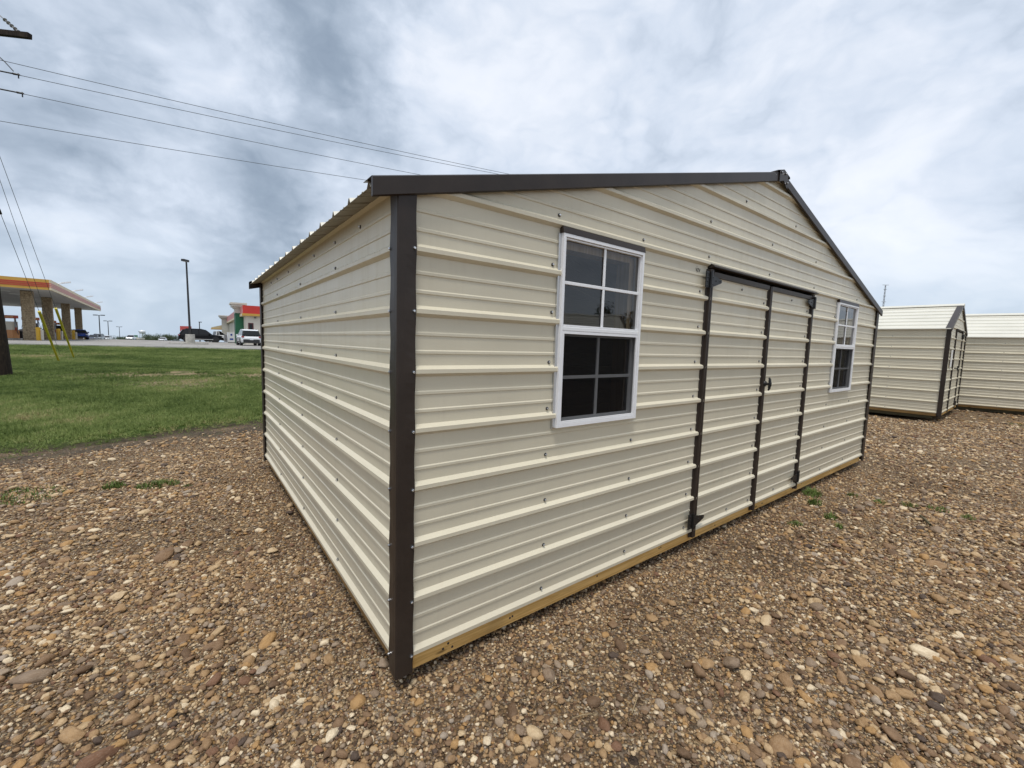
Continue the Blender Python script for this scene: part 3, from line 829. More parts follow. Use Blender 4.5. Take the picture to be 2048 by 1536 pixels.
# ------------------------------------------------------------------ the other sheds of the yard
def yard_shed(label, loc, rotz, Wd, L, slope, door=None):
    ops = [(door[0] + .02, door[1] - .02, -.02, 1.80)] if door else []
    s, Zq = make_shed(label, loc, rotz, Wd, L, 1.80, slope, ops, 'sheds displayed around the large one', .06, True)
    if door:
        xa, xb = door
        mb = MB(); strips(mb, -.013, 1.772, lambda z: [((lambda q: xa + .03), (lambda q: xb - .03))], lambda q, z, d: (q, -d - .004, Zq(z)))
        d = mb.build('door', M_TAN, s)
        trim_strip(s, xa - .06, -.04, 1.80, Z=Zq); trim_strip(s, xb - .08, -.04, 1.80, Z=Zq)
        mb = MB(); mb.prism([(-.002, 1.842), (-.012, 1.842), (-.062, 1.812), (-.062, 1.806), (-.002, 1.802)], lambda p, q, a: (a, p, Zq(q)), xa - .06, xb + .06); mb.build('drip_cap', M_BRONZE, s)
        hinge(d, xb + .02, 1.70, -1, Zq); hinge(d, xb + .02, .075, -1, Zq)
        h = MB(); hx, hz_ = xa + .06, .95
        h.tube((hx, -.034, Zq(hz_)), (hx, -.085, Zq(hz_)), .014, .010, 10); h.tube((hx, -.09, Zq(hz_ - .05)), (hx, -.09, Zq(hz_ + .05)), .011, .011, 10); h.build('handle', M_BLACK, d)
    for y in np.arange(.9, L, .95):
        for k in range(0, 8): screw(s, (-.0005, float(y), Zq(k * P + .036)), ROT_LEFT)
    for k in range(8):
        screw(s, (.050, -.021, Zq(k * P + .006)), ROT_FRONT); screw(s, (-.021, .054, Zq(k * P + .004)), ROT_LEFT)
    return s


s2 = yard_shed('small tan steel shed with a single door in its gable, beyond the large shed', (12.07, .10, .075), R(2), 3.1, 5.6, .385, (1.05, 2.35))
mb = MB(); mb.box(.42, .66, -.026, -.022, B + .98, B + 1.36); mb.build('paper_notice', M_WHITE, s2)
s3 = yard_shed('long pale roofed steel shed at the far end, standing behind the small shed', (17.25, -6.9, .03), R(11.0), 3.1, 9.6, .43)
s4 = yard_shed('tan steel shed standing across the yard, mirrored in the near window', (15.5, -11.9, .0), R(131), 3.7, 6.0, .46)
s5 = yard_shed('second tan steel shed across the yard, mirrored in the far window', (34.5, -5.2, .0), R(-107), 3.7, 6.0, .46)

# ------------------------------------------------------------------ gravel: big stones one by one, the pebbles as one mass
def in_shed(x, y):
    if -.02 < x < SW + .02 and -.02 < y < SL + .02: return True
    a, c, s_ = R(2), 0, 0
    dx, dy = x - 11.97, y - .154
    u, v = dx * math.cos(a) + dy * math.sin(a), -dx * math.sin(a) + dy * math.cos(a)
    return 0 < u < 3.1 and 0 < v < 5.6


def stone_mesh(seed, sub=3):
    bm = bmesh.new(); bmesh.ops.create_icosphere(bm, subdivisions=sub, radius=1)
    rs = random.Random(seed); off = Vector((rs.uniform(0, 50), rs.uniform(0, 50), rs.uniform(0, 50)))
    planes = [(Vector((rs.gauss(0, 1), rs.gauss(0, 1), rs.gauss(0, 1))).normalized(), rs.uniform(.5, .85)) for _ in range(rs.choice((4, 6, 8)))]
    for v in bm.verts:
        p = v.co.copy()
        for n_, d_ in planes:
            e = p.dot(n_) - d_
            if e > 0: p -= n_ * e * .85
        p *= 1 + .22 * noise.noise(v.co * 1.1 + off) + .09 * noise.noise(v.co * 2.7 + off)
        v.co = p
    me = bpy.data.meshes.new('stone'); bm.to_mesh(me); bm.free(); me.materials.append(M_STONE)
    me.polygons.foreach_set('use_smooth', [True] * len(me.polygons)); return me


STONE_MES = [stone_mesh(k, 2) for k in range(16)]
def put_stone(x, y, a, b, c, rz, k, tilt=(0, 0), sink=.35):
    o = link('stone', STONE_MES[k % 16], yard, (x, y, yard_z(x, y) + c * (1 - 2 * sink) * .9), (tilt[0], tilt[1], rz)); o.scale = (a, b, c); return o
def in_view(x, y, margin=0.3):
    r, f = to_site(x, y)
    return f > .9 and abs(r) < f * 1.26 + margin
HAND = [(-2.18, 2.59, .085, .05, .03), (-1.90, 1.59, .075, .038, .028), (-.56, 1.52, .036, .03, .024), (.995, 1.39, .05, .042, .026), (1.36, 2.10, .062, .032, .02), (-1.33, 1.27, .07, .04, .03), (-1.5, 1.36, .05, .034, .02),
        (.36, 1.55, .034, .022, .018), (1.05, 1.72, .036, .028, .02), (.62, 1.55, .03, .022, .018), (3.45, 3.3, .07, .045, .03), (2.9, 2.75, .075, .05, .022), (-3.1, 2.9, .06, .04, .02), (2.0, 1.9, .06, .045, .025), (.12, 1.42, .033, .026, .02)]
ns = 0
for i, (r, f, a, b, c) in enumerate(HAND):
    p = site(r, f); put_stone(p.x, p.y, a, b, c, random.uniform(0, 6.3), i, (random.uniform(-.15, .15), random.uniform(-.15, .15)), .3); ns += 1
while ns < 290:
    f = .95 + 9.5 * random.random() ** 1.5; r = random.uniform(-1.25, 1.25) * f
    p = site(r, f)
    if in_shed(p.x, p.y) or f > interp(LAWN_NEAR, r) - .3: continue
    a = random.uniform(.017, .034) * (1 + .10 * f) * random.choice((1, 1, 1.3)); b = a * random.uniform(.55, .9); c = a * random.uniform(.32, .55)
    if in_shed(p.x + .09, p.y) or in_shed(p.x - .09, p.y) or in_shed(p.x, p.y + .09): continue
    put_stone(p.x, p.y, a, b, c, random.uniform(0, 6.3), random.randrange(16), (random.gauss(0, .15), random.gauss(0, .15)), random.uniform(.3, .48)); ns += 1


def scatter(name, pts, rots, scls, rnds, variants, material, build_variant, parent, label=None):
    """one mass of instances: a point mesh with per-point attributes and a geometry-node tree that stands a variant on each"""
    me = bpy.data.meshes.new(name); me.from_pydata([tuple(p) for p in pts], [], [])
    def at(n_, typ, arr):
        a = me.attributes.new(n_, typ, 'POINT'); a.data.foreach_set('vector' if typ == 'FLOAT_VECTOR' else 'value', np.asarray(arr).ravel())
    at('rot', 'FLOAT_VECTOR', np.asarray(rots, dtype=np.float32)); at('scl', 'FLOAT_VECTOR', np.asarray(scls, dtype=np.float32)); at('rnd', 'FLOAT', np.asarray(rnds, dtype=np.float32))
    at('vid', 'INT', np.asarray([random.randrange(variants) for _ in pts], dtype=np.int32))
    o = link(name, me, parent); o['kind'] = 'stuff'
    ng = bpy.data.node_groups.new(name + '_nodes', 'GeometryNodeTree')
    ng.interface.new_socket('Geometry', in_out='INPUT', socket_type='NodeSocketGeometry'); ng.interface.new_socket('Geometry', in_out='OUTPUT', socket_type='NodeSocketGeometry')
    N, Lk = ng.nodes.new, ng.links.new
    gi, go = N('NodeGroupInput'), N('NodeGroupOutput')
    join = N('GeometryNodeJoinGeometry')
    for k in reversed(range(variants)):
        g = build_variant(ng, k)
        sm = N('GeometryNodeSetMaterial'); sm.inputs['Material'].default_value = material; Lk(g, sm.inputs['Geometry'])
        ti = N('GeometryNodeGeometryToInstance'); Lk(sm.outputs[0], ti.inputs[0]); Lk(ti.outputs[0], join.inputs[0])
    iop = N('GeometryNodeInstanceOnPoints'); Lk(gi.outputs[0], iop.inputs['Points']); Lk(join.outputs[0], iop.inputs['Instance'])
    iop.inputs['Pick Instance'].default_value = True
    def named(n_, typ):
        a = N('GeometryNodeInputNamedAttribute'); a.data_type = typ; a.inputs[0].default_value = n_
        return a.outputs[0]
    Lk(named('vid', 'INT'), iop.inputs['Instance Index']); Lk(named('scl', 'FLOAT_VECTOR'), iop.inputs['Scale'])
    er = N('FunctionNodeEulerToRotation'); Lk(named('rot', 'FLOAT_VECTOR'), er.inputs[0]); Lk(er.outputs[0], iop.inputs['Rotation'])
    Lk(iop.outputs[0], go.inputs[0])
    md = o.modifiers.new('scatter', 'NODES'); md.node_group = ng
    return o


def pebble_variant(ng, k):
    N, Lk = ng.nodes.new, ng.links.new
    ico = N('GeometryNodeMeshIcoSphere'); ico.inputs['Radius'].default_value = 1; ico.inputs['Subdivisions'].default_value = 2
    pos = N('GeometryNodeInputPosition')
    nz = N('ShaderNodeTexNoise'); nz.inputs['Scale'].default_value = .8; nz.inputs['Detail'].default_value = 3
    ad = N('ShaderNodeVectorMath'); ad.operation = 'ADD'; ad.inputs[1].default_value = (k * 7.3, k * 3.1, k * 11.7); Lk(pos.outputs[0], ad.inputs[0]); Lk(ad.outputs[0], nz.inputs['Vector'])
    sb = N('ShaderNodeVectorMath'); sb.operation = 'SUBTRACT'; Lk(nz.outputs['Color'] if 'Color' in nz.outputs else nz.outputs[1], sb.inputs[0]); sb.inputs[1].default_value = (.5, .5, .5)
    sc = N('ShaderNodeVectorMath'); sc.operation = 'SCALE'; Lk(sb.outputs[0], sc.inputs[0]); sc.inputs['Scale'].default_value = 1.75
    sp = N('GeometryNodeSetPosition'); Lk(ico.outputs[0], sp.inputs[0]); Lk(sc.outputs[0], sp.inputs['Offset'])
    sh = N('GeometryNodeSetShadeSmooth'); Lk(sp.outputs[0], sh.inputs[0])
    return sh.outputs[0]


def pebbles(density, fmin, fmax, r0, r1, flat, zoff):
    """random points in the wedge of ground in front of the camera, denser where asked"""
    area = 1.3 * (fmax ** 2 - fmin ** 2) + 1.4 * (fmax - fmin)
    n = int(area * density)
    f = np.sqrt(RNG.uniform(fmin ** 2, fmax ** 2, n)); r = RNG.uniform(-1, 1, n) * (1.3 * f + .7)
    c, s_ = math.cos(YAW), math.sin(YAW)
    x = CAM.x + r * c + f * s_; y = CAM.y - r * s_ + f * c
    ok = ~((x > .12) & (x < SW - .1) & (y > .12) & (y < SL))
    u = (x - 11.97); v = (y - .154); ok &= ~((u > .1) & (u < 3.1) & (v > .1) & (v < 5.6))
    ln = np.interp(r, [a for a, b in LAWN_NEAR], [b for a, b in LAWN_NEAR])
    d = ln - f
    ok &= (d > .05) & (RNG.uniform(0, 1, n) < np.clip(.06 + (d - .35) / 1.0, 0.05, 1))
    ok &= (x < 30) & (y < 20)
    # patchy cover
    pch = np.array([noise.noise(Vector((a * 1.1, b * 1.1, 2))) for a, b in zip(x[ok], y[ok])])
    x, y, f = x[ok], y[ok], f[ok]
    ds = np.hypot(np.maximum(np.maximum(-x, x - SW), 0), np.maximum(np.maximum(-y, y - SL), 0))
    fine = np.clip(.28 + ds / .9, 0, 1) if r1 > .012 else 1.0
    keep = RNG.uniform(0, 1, len(x)) < np.clip(.80 + pch * .9, .35, 1) * fine
    x, y = x[keep], y[keep]; n = len(x)
    rad = r0 * (r1 / r0) ** (RNG.uniform(0, 1, n) ** 1.7)
    fl = RNG.uniform(flat[0], flat[1], n); el = RNG.uniform(.65, 1, n)
    z = np.array([yard_z(a, b) for a, b in zip(x, y)]) + rad * fl * RNG.uniform(.0, .75, n) + zoff
    return (np.stack([x, y, z], 1), np.stack([RNG.normal(0, .22, n), RNG.normal(0, .22, n), RNG.uniform(0, 6.3, n)], 1), np.stack([rad, rad * el, rad * fl], 1), RNG.uniform(0, 1, n))


sets = [pebbles(8200, .6, 2.6, .003, .0095, (.5, .9), .0), pebbles(1250, .6, 3.8, .008, .0195, (.42, .75), .002), pebbles(2500, 2.6, 5.2, .0045, .0115, (.5, .9), .0),
        pebbles(330, 3.6, 9, .011, .022, (.4, .7), .002), pebbles(650, 5.2, 9.5, .008, .015, (.45, .8), .0), pebbles(85, .6, 9.5, .016, .036, (.35, .6), .004), pebbles(60, 8.5, 16, .018, .038, (.35, .6), .004)]
pt, ro_, sc_, rn_ = (np.concatenate([s_[i] for s_ in sets]) for i in range(4))
print('pebbles', len(pt))
scatter('gravel', pt, ro_, sc_, rn_, 10, M_STONE, pebble_variant, yard)


# ------------------------------------------------------------------ grass
def tuft_variant(ng, k):
    N, Lk = ng.nodes.new, ng.links.new
    rs = random.Random(k + 40); join = N('GeometryNodeJoinGeometry')
    for j in range(8):
        cone = N('GeometryNodeMeshCone'); cone.inputs['Vertices'].default_value = 3; cone.inputs['Radius Top'].default_value = .0; cone.inputs['Radius Bottom'].default_value = .055; cone.inputs['Depth'].default_value = rs.uniform(.6, 1.1)
        cone.fill_type = 'NONE'
        tr = N('GeometryNodeTransform'); Lk(cone.outputs[0], tr.inputs[0])
        a = rs.uniform(0, 6.3); rr = rs.uniform(.0, .35)
        tr.inputs['Translation'].default_value = (rr * math.cos(a), rr * math.sin(a), -.05); tr.inputs['Rotation'].default_value = (rs.gauss(0, .5), rs.gauss(0, .5), a)
        Lk(tr.outputs[0], join.inputs[0])
    return join.outputs[0]


def grass_points(density, fmin, fmax, h0, h1):
    area = (fmax ** 2 - fmin ** 2) * .5 * .78
    n = int(area * density)
    f = np.sqrt(RNG.uniform(fmin ** 2, fmax ** 2, n)); r = f * RNG.uniform(-1.28, -.50, n)
    P_, Rt, Sc, Rn = [], [], [], []
    for ri, fi in zip(r, f):
        f0, f1 = interp(LAWN_NEAR, ri), interp(KERB, ri)
        e = fi - f0
        if e < -.4 or fi > f1 - .03: continue
        e2 = e + .35 * noise.noise(Vector((ri * 1.5, fi * 1.5, 0))) + .18 * noise.noise(Vector((ri * 5, fi * 5, 0)))
        if random.random() > (e2 + .22) / 1.15: continue
        w = site(ri, fi)
        if in_shed(w.x, w.y): continue
        bv = bare_at(ri, fi)
        if random.random() < bv * (.75 + noise.noise(Vector((ri * 1.2, fi * 1.2, 7)))): continue
        hh = random.uniform(h0, h1) * (1 + .5 * noise.noise(Vector((ri * .7, fi * .7, 1)))) * (.42 + .58 * min(1, max(0, e) / .9))
        g = .42 + .55 * noise.noise(Vector((ri * .22, fi * .5, 11))) + .34 * noise.noise(Vector((ri * 2.2, fi * 1.2, 3))) + random.gauss(0, .13) + .22 * bv + .34 * max(0, 1 - abs(e - .5) / .8)
        P_.append((w.x, w.y, max(lawn_z(ri, fi), yard_z(w.x, w.y)) if e < 1.2 else lawn_z(ri, fi))); Rt.append((random.gauss(0, .12), random.gauss(0, .12), random.uniform(0, 6.3)))
        Sc.append((hh * 1.05, hh * 1.05, hh)); Rn.append(min(1, max(0, g)))
    return P_, Rt, Sc, Rn


gs = [grass_points(900, 4.3, 10, .035, .075), grass_points(330, 10, 18, .045, .085), grass_points(150, 18, 31, .055, .10)]
gp, gr_, gsc, grn = (sum((list(s_[i]) for s_ in gs), []) for i in range(4))
print('grass', len(gp))
scatter('grass', gp, gr_, gsc, grn, 6, M_GRASS, tuft_variant, lawn)


def weed(r, f, rad, h, n, label, seed):
    rs = random.Random(seed); p = site(r, f); mb = MB()
    for _ in range(n):
        a = rs.uniform(0, 6.3); q = rad * math.sqrt(rs.random()); bx, by = q * math.cos(a), q * math.sin(a) * .7
        d = rs.uniform(0, 6.3); ln = rs.uniform(.4, 1) * h * (1.15 - q / rad * .6); w = rs.uniform(.0022, .0042); t = rs.uniform(.25, .9) * ln
        dx, dy = math.cos(d), math.sin(d)
        z0 = yard_z(p.x + bx, p.y + by) - .005
        mid = (bx + dx * t * .4, by + dy * t * .4, z0 + ln * .6); tip = (bx + dx * t, by + dy * t, z0 + ln)
        mb.face([(bx - dy * w, by + dx * w, z0), (bx + dy * w, by - dx * w, z0), (mid[0] + dy * w * .8, mid[1] - dx * w * .8, mid[2]), (mid[0] - dy * w * .8, mid[1] + dx * w * .8, mid[2])])
        mb.face([(mid[0] - dy * w * .8, mid[1] + dx * w * .8, mid[2]), (mid[0] + dy * w * .8, mid[1] - dx * w * .8, mid[2]), tip])
    o = mb.build('grass_tuft', M_TUFT, None, (p.x, p.y, 0)); return tag(o, label, 'grass tuft', 'grass tufts growing through the gravel')


for i, (r, f, rad, h, n, lb) in enumerate([
    (-4.15, 3.42, .30, .05, 420, 'wide low grass tuft in the gravel at the far left'), (-3.59, 3.76, .07, .06, 130, 'small dark grass tuft between the two wider left ones'), (-3.26, 3.83, .14, .055, 260, 'bushy green grass tuft on the gravel left of the shed'),
    (-3.0, 3.84, .05, .035, 60, 'tiny sparse grass tuft nearest the shed side wall'), (3.02, 4.12, .13, .09, 260, 'taller grass tuft at the shed base below the far window'), (2.86, 3.86, .09, .08, 200, 'bright grass tuft just out from the door hinge'),
    (2.78, 3.55, .08, .06, 150, 'grass tuft a step out from the double doors'), (2.7, 3.35, .05, .05, 90, 'small grass tuft furthest out from the doors'), (3.42, 4.12, .07, .05, 120, 'small grass tuft beyond the tall one at the shed base'),
    (3.55, 3.95, .10, .045, 180, 'first grass tuft of the line in the open gravel'), (3.78, 3.90, .12, .045, 200, 'middle grass tuft of the line in the open gravel'), (3.98, 3.82, .13, .05, 240, 'last and widest grass tuft of the line in the open gravel'),
    (4.05, 3.62, .09, .045, 160, 'lone dark grass tuft at the right in the open gravel'), (2.35, 3.36, .08, .05, 120, 'shaded grass tuft tucked under the shed at the door'),
    (10.6, 8.7, .22, .05, 160, 'thin grass tuft in front of the small shed door'), (11.0, 9.2, .25, .05, 180, 'thin grass tuft between the two far sheds')]): weed(r, f, rad * (1.2 if i < 3 else .85), h * (1.35 if i < 3 else 1.05), int(n * (1.5 if i < 3 else .8)), lb, i)
for i, (r, f, a, ln, lb) in enumerate([(.52, 1.53, .3, .05, 'thin pale twig lying on the pebbles before the shed'), (.30, 1.47, 2.9, .045, 'short dry straw on the near gravel'), (3.55, 3.5, .4, .12, 'dark stick lying on the gravel off the shed corner')]):
    p = site(r, f); d = Vector((math.cos(a), math.sin(a), 0)); z0 = yard_z(p.x, p.y) + .018
    mb = MB(); mb.path([Vector((0, 0, 0)) - d * ln, Vector((.004, .006, .004)), d * ln * .8 + Vector((0, .01, .002))], .0022 if i < 2 else .009, 6)
    tag(mb.build('twig', mat('dry_twig', (.30, .22, .12), .9, 0, .3, 40) if i < 2 else M_SKID, None, (p.x, p.y, z0)), lb, 'twig')

# ------------------------------------------------------------------ utility pole, wires, guys
M_POLE = wood_mat('weathered_pole', (.032, .022, .015), (.016, .011, .008), (0, 0, 1), .3)
M_WIRE = mat('dull_wire', (.10, .105, .11), .6, .3); M_YEL = mat('yellow_plastic', (.62, .50, .04), .5, 0, .25, 6)
M_INS = mat('insulator', (.30, .29, .28), .4)
pb = site(-13.42, 11.16, lawn_z(-13.42, 11.16) - .1)
pole = thing('utility_pole', 'dark leaning wooden utility pole at the left edge with its crossarm overhead', 'utility pole', pb)
lean = site(-14.02, 11.2, 0) - site(-13.42, 11.16, 0); rt3 = (site(1, 0) - site(0, 0)); ft3 = (site(0, 1) - site(0, 0))
def pole_at(z): return lean * (z / 9.4) + Vector((0, 0, z - pb.z))
mb = MB()
for k in range(12): mb.tube(pole_at(k * .8 + pb.z), pole_at((k + 1) * .8 + pb.z), .165 - .005 * k, .165 - .005 * (k + 1), 14, k == 11)
mb.build('shaft', M_POLE, pole, smooth=True)
arm_l = site(-15.6, 11.4, 9.0) - pb; arm_r = site(-12.36, 11.4, 8.745) - pb
def beam(mb, a, b, w, h):
    a, b = Vector(a), Vector(b); d = (b - a).normalized(); s_ = d.cross(Vector((0, 0, 1))).normalized() * w / 2; u = s_.cross(d).normalized() * h / 2
    vs = [p + i * s_ + j * u for p in (a, b) for i, j in ((-1, -1), (1, -1), (1, 1), (-1, 1))]
    mb.mesh(vs, [(0, 1, 2, 3), (7, 6, 5, 4), (0, 4, 5, 1), (1, 5, 6, 2), (2, 6, 7, 3), (3, 7, 4, 0)])
mb = MB(); beam(mb, arm_l, arm_r, .10, .12); mb.build('crossarm', M_POLE, pole)
mb = MB(); q0 = arm_r - rt3 * .22 + Vector((0, 0, .04)); q1 = q0 - rt3 * .50 + Vector((0, 0, .42)); mb.tube(q0, q1, .012, .012, 6)
for k in range(5): c_ = q0.lerp(q1, .12 + .16 * k); mb.tube(c_, c_.lerp(q1, .06), .045, .03, 10)
mb.build('insulator', M_INS, pole)
mb = MB(); mb.path([q1, q1 - rt3 * 1.2 + Vector((0, 0, .9))], .01); mb.build('jumper', M_WIRE, pole)
mb = MB(); a_ = site(-13.25, 11.4, 8.3) - pb; b_ = site(-12.9, 11.45, 7.93) - pb
mb.path([a_, a_.lerp(b_, .5) + Vector((0, 0, .02)), b_], .012); mb.build('jumper', M_WIRE, pole)
p2b = site(3.2, 19.1, -.1)
pole2 = thing('utility_pole', 'second wooden utility pole standing hidden behind the large shed', 'utility pole', p2b)
mb = MB(); mb.tube((0, 0, 0), (0, 0, 8.55), .15, .11, 12); mb.build('shaft', M_POLE, pole2)
for i, (r0, f0, z0, zp, r1, f1, z1, lb) in enumerate([
    (-13.162, 11.4, 8.157, 8.25, -.328, 17.5, 8.158, 'topmost power line running from the pole to behind the shed roof'), (-13.183, 11.4, 7.896, 7.95, -.723, 17.5, 8.147, 'second power line down, clamped near the pole'),
    (-13.219, 11.4, 7.465, 7.55, -3.385, 16.5, 7.648, 'third power line down, with a dark clamp near the pole'), (-13.282, 11.4, 6.691, 6.72, -5.618, 15.8, 7.212, 'lowest power line ending behind the front of the roof')]):
    t = (3.2 - r0) / (r1 - r0); a = site(r0, f0, z0); b = site(r0 + (r1 - r0) * t, f0 + (f1 - f0) * t, min(8.5, z0 + (z1 - z0) * t))
    w0 = pb + pole_at(zp)
    pts = [w0] + [a.lerp(b, k / 12) - Vector((0, 0, .10 * 4 * (k / 12) * (1 - k / 12))) for k in range(13)]
    mb = MB(); mb.path([p - a for p in pts], .0068, 6); o = mb.build('power_line', M_WIRE, None, a); tag(o, lb, 'power line', 'power lines')
    if i in (1, 2):
        d = (b - a).normalized(); m2 = MB(); c_ = d * (.33 if i == 1 else .40); m2.tube(c_ - d * .10, c_ + d * .03, .028, .02, 8); m2.tube(c_ - d * .4, c_ - d * .1, .018, .018, 8); m2.tube(c_ + Vector((0, 0, -.09)), c_ + Vector((0, 0, .03)), .014, .014, 6)
        m2.build('clamp', M_BLACK, o)
for i, (r, f, z, za, lb) in enumerate([(-17.07, 15.955, 0, 6.2, 'guy wire of the pole ending in the nearer yellow guard'), (-18.461, 17.857, 0, 8.5, 'guy wire of the pole ending in the farther yellow guard'), (-20.9, 19.6, 0, 7.9, 'bare guy wire of the pole without a guard')]):
    g = site(r, f, lawn_z(r, f)); q = pb + pole_at(za); d = (q - g).normalized()
    mb = MB(); mb.path([Vector((0, 0, 0)), q - g], .0065, 6); o = mb.build('guy_wire', M_WIRE, None, g); tag(o, lb, 'guy wire', 'guy wires of the utility pole')
    m2 = MB(); c_ = (q - g) * (.75 + .03 * i); m2.tube(c_ - d * .08, c_ + d * .08, .03, .03, 8); m2.build('clamp', M_BLACK, o)
    if i < 2:
        m3 = MB(); m3.tube(d * .05, d * 1.2, .030, .036, 12); m3.tube(d * 1.2, d * (2.5 if i == 0 else 2.75), .036, .042, 12); m3.build('guy_guard', M_YEL, o, smooth=False)

# ------------------------------------------------------------------ trees
M_LEAF = mat('dark_foliage', (.030, .048, .016), .7, 0, 0, .5, col2=(.060, .082, .026)); M_BARK = mat('bark', (.10, .075, .055), .9, 0, .3, 4)
def tree(label, loc, h, w, n, seed, group='trees beyond the lot', low=.12, leaf=.05):
    rs = random.Random(seed); root = thing('tree', label, 'tree', loc, 0, group)
    mb = MB(); mb.tube((0, 0, -.2), (0, 0, h * .35), .045 * h, .03 * h, 10)
    limbs = []
    for k in range(6):
        a = k * 1.05 + rs.uniform(-.3, .3); e = Vector((math.cos(a) * w * rs.uniform(.2, .36), math.sin(a) * w * rs.uniform(.2, .36), h * rs.uniform(.55, .8)))
        mb.tube((0, 0, h * rs.uniform(.2, .34)), e, .022 * h, .007 * h, 7); limbs.append(e)
    mb.build('trunk', M_BARK, root)
    cl = [(Vector((rs.gauss(0, .21) * w, rs.gauss(0, .21) * w, h * rs.uniform(low + .2, .88))), rs.uniform(.12, .24) * w) for _ in range(14)] + [(e, .2 * w) for e in limbs] + [(Vector((math.cos(a) * w * .34, math.sin(a) * w * .34, h * (low + .18))), .2 * w) for a in (0, 1.2, 2.4, 3.6, 4.8)]
    cm = MB()
    for i in range(n):
        c, r = rs.choice(cl); d = Vector((rs.gauss(0, 1), rs.gauss(0, 1), rs.gauss(0, .8)))
        d = d.normalized() * r * rs.random() ** .45
        p = c + d
        if p.z < low * h: p.z = low * h + rs.random() * .1 * h
        s_ = leaf * h * rs.uniform(.4, 1); a = Vector((rs.gauss(0, 1), rs.gauss(0, 1), rs.gauss(0, .6))).normalized(); b = a.orthogonal().normalized()
        b = (b + a.cross(b) * rs.uniform(-1, 1)).normalized()
        cm.face([p - a * s_, p - b * s_ * .5, p + a * s_, p + b * s_ * .5])
    cm.build('crown', M_LEAF, root); return root


def far_pt(r, f): return site(r, f, far_z(math.hypot(r, f)))
for i, (px, f, h, w, lb) in enumerate([(343, 400, .9, 14, 'dark round tree at the end of the far group behind the black vehicle'), (322, 390, .9, 17, 'tallest dark tree of the far group'), (305, 410, .4, 16, 'dark tree in the middle of the far group'),
                                   (289, 395, -1.5, 14, 'lower dark tree beside the water tower'), (256, 420, -1.9, 15, 'dark tree between the street lamps and the green sign'), (246, 430, -2.6, 10, 'small dark tree next to the far street lamp'), (226, 330, -2.2, 13, 'low pale green bush behind the middle street lamp'), (33, 190, 1.5, 9, 'small tree seen under the filling station canopy')]):
    h = h - far_z(f * (1 + ((px - 1024) / 850) ** 2) ** .5)
    tree(lb, far_pt((px - 1024) / 850 * f, f), h, w, 2600, 100 + i, 'trees beyond the lot', .40, .045)
tree('large dark tree across the yard, mirrored in the near window', (38.4, -27.0, 0), 6.6, 7.5, 5200, 5, 'trees across the yard', .12, .035)
tree('broad tree far across the yard, mirrored in the near window', (41.0, -40.5, 0), 6.0, 5, 3500, 6, 'trees across the yard', .1, .035)
tree('dark tree across the yard, mirrored in the far window', (53.5, -12.4, 0), 4.6, 5, 4500, 8, 'trees across the yard', .1, .035)

# ------------------------------------------------------------------ filling station canopy
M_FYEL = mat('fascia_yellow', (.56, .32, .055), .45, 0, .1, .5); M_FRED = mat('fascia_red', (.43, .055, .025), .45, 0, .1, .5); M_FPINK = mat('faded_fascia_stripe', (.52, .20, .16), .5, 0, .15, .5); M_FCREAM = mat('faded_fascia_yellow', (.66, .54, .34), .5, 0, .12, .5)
M_SOFFIT = mat('canopy_soffit', (.55, .54, .52), .6, 0, .1, .4)


def brick_mat():
    m = bpy.data.materials.new('tan_stone_veneer'); m.use_nodes = True
    t = NT(m.node_tree); p = m.node_tree.nodes['Principled BSDF']; p.inputs['Roughness'].default_value = .9
    o = t.n('ShaderNodeTexCoord').outputs['Object']
    c = t.ramp(t.noise(o, 7, 2, .6), [(.3, (.20, .14, .085)), (.5, (.33, .25, .155)), (.7, (.44, .35, .23))]); t.link(c, p.inputs['Base Color']); return m


M_VENEER = brick_mat(); M_MORTAR = mat('mortar', (.16, .13, .09), .95)
def frame_root(name, label, cat, r, f, z, ang, group=None):
    """a thing placed in the lot frame; local +X at angle ang from the lot's r axis"""
    return thing(name, label, cat, site(r, f, z), SITE_ROT + ang, group)


UA = math.atan2(.766, -.645)                 # long direction of canopy and store, in the lot frame
# local frame of the canopy: +X along its length, +Y towards the store side; corner nearest the yard at the origin
can = frame_root('fuel_canopy', 'filling station canopy with yellow and red striped fascia on stone pillars', 'fuel canopy', -42.12, 39.0, 0, UA)
CL, CW, zb_, zt_ = 47.0, 17.0, 5.05, 5.97
bands = [(5.05, 5.27, 1), (5.27, 5.36, 0), (5.36, 5.42, 2), (5.42, 5.51, 0), (5.51, 5.57, 2), (5.57, 5.68, 0), (5.68, 5.97, 1)]
for z0, z1, k in bands:                       # end fascia facing the yard, then the long side
    mb = MB(); mb.box(-.12 - (.02 if k == 0 else 0), 0, 0, CW, z0, z1); mb.build('fascia_band', [M_FRED, M_FYEL, mat('fascia_orange', (.52, .19, .06), .4)][k], can)
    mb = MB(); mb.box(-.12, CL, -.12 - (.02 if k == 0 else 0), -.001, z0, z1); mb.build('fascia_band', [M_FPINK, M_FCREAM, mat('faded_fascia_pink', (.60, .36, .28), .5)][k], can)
mb = MB(); mb.box(.001, CL, .001, CW, zb_ + .06, zt_ - .1); mb.build('roof', M_SOFFIT, can)
mb = MB()
for x in np.arange(2, CL - 1, 4.2):
    for y in (3.5, 8.5, 13.5): mb.box(x, x + .7, y, y + .7, zb_ + .03, zb_ + .059)
mb.build('soffit_lights', mat('soffit_lamp_lens', (.75, .75, .72), .3), can)
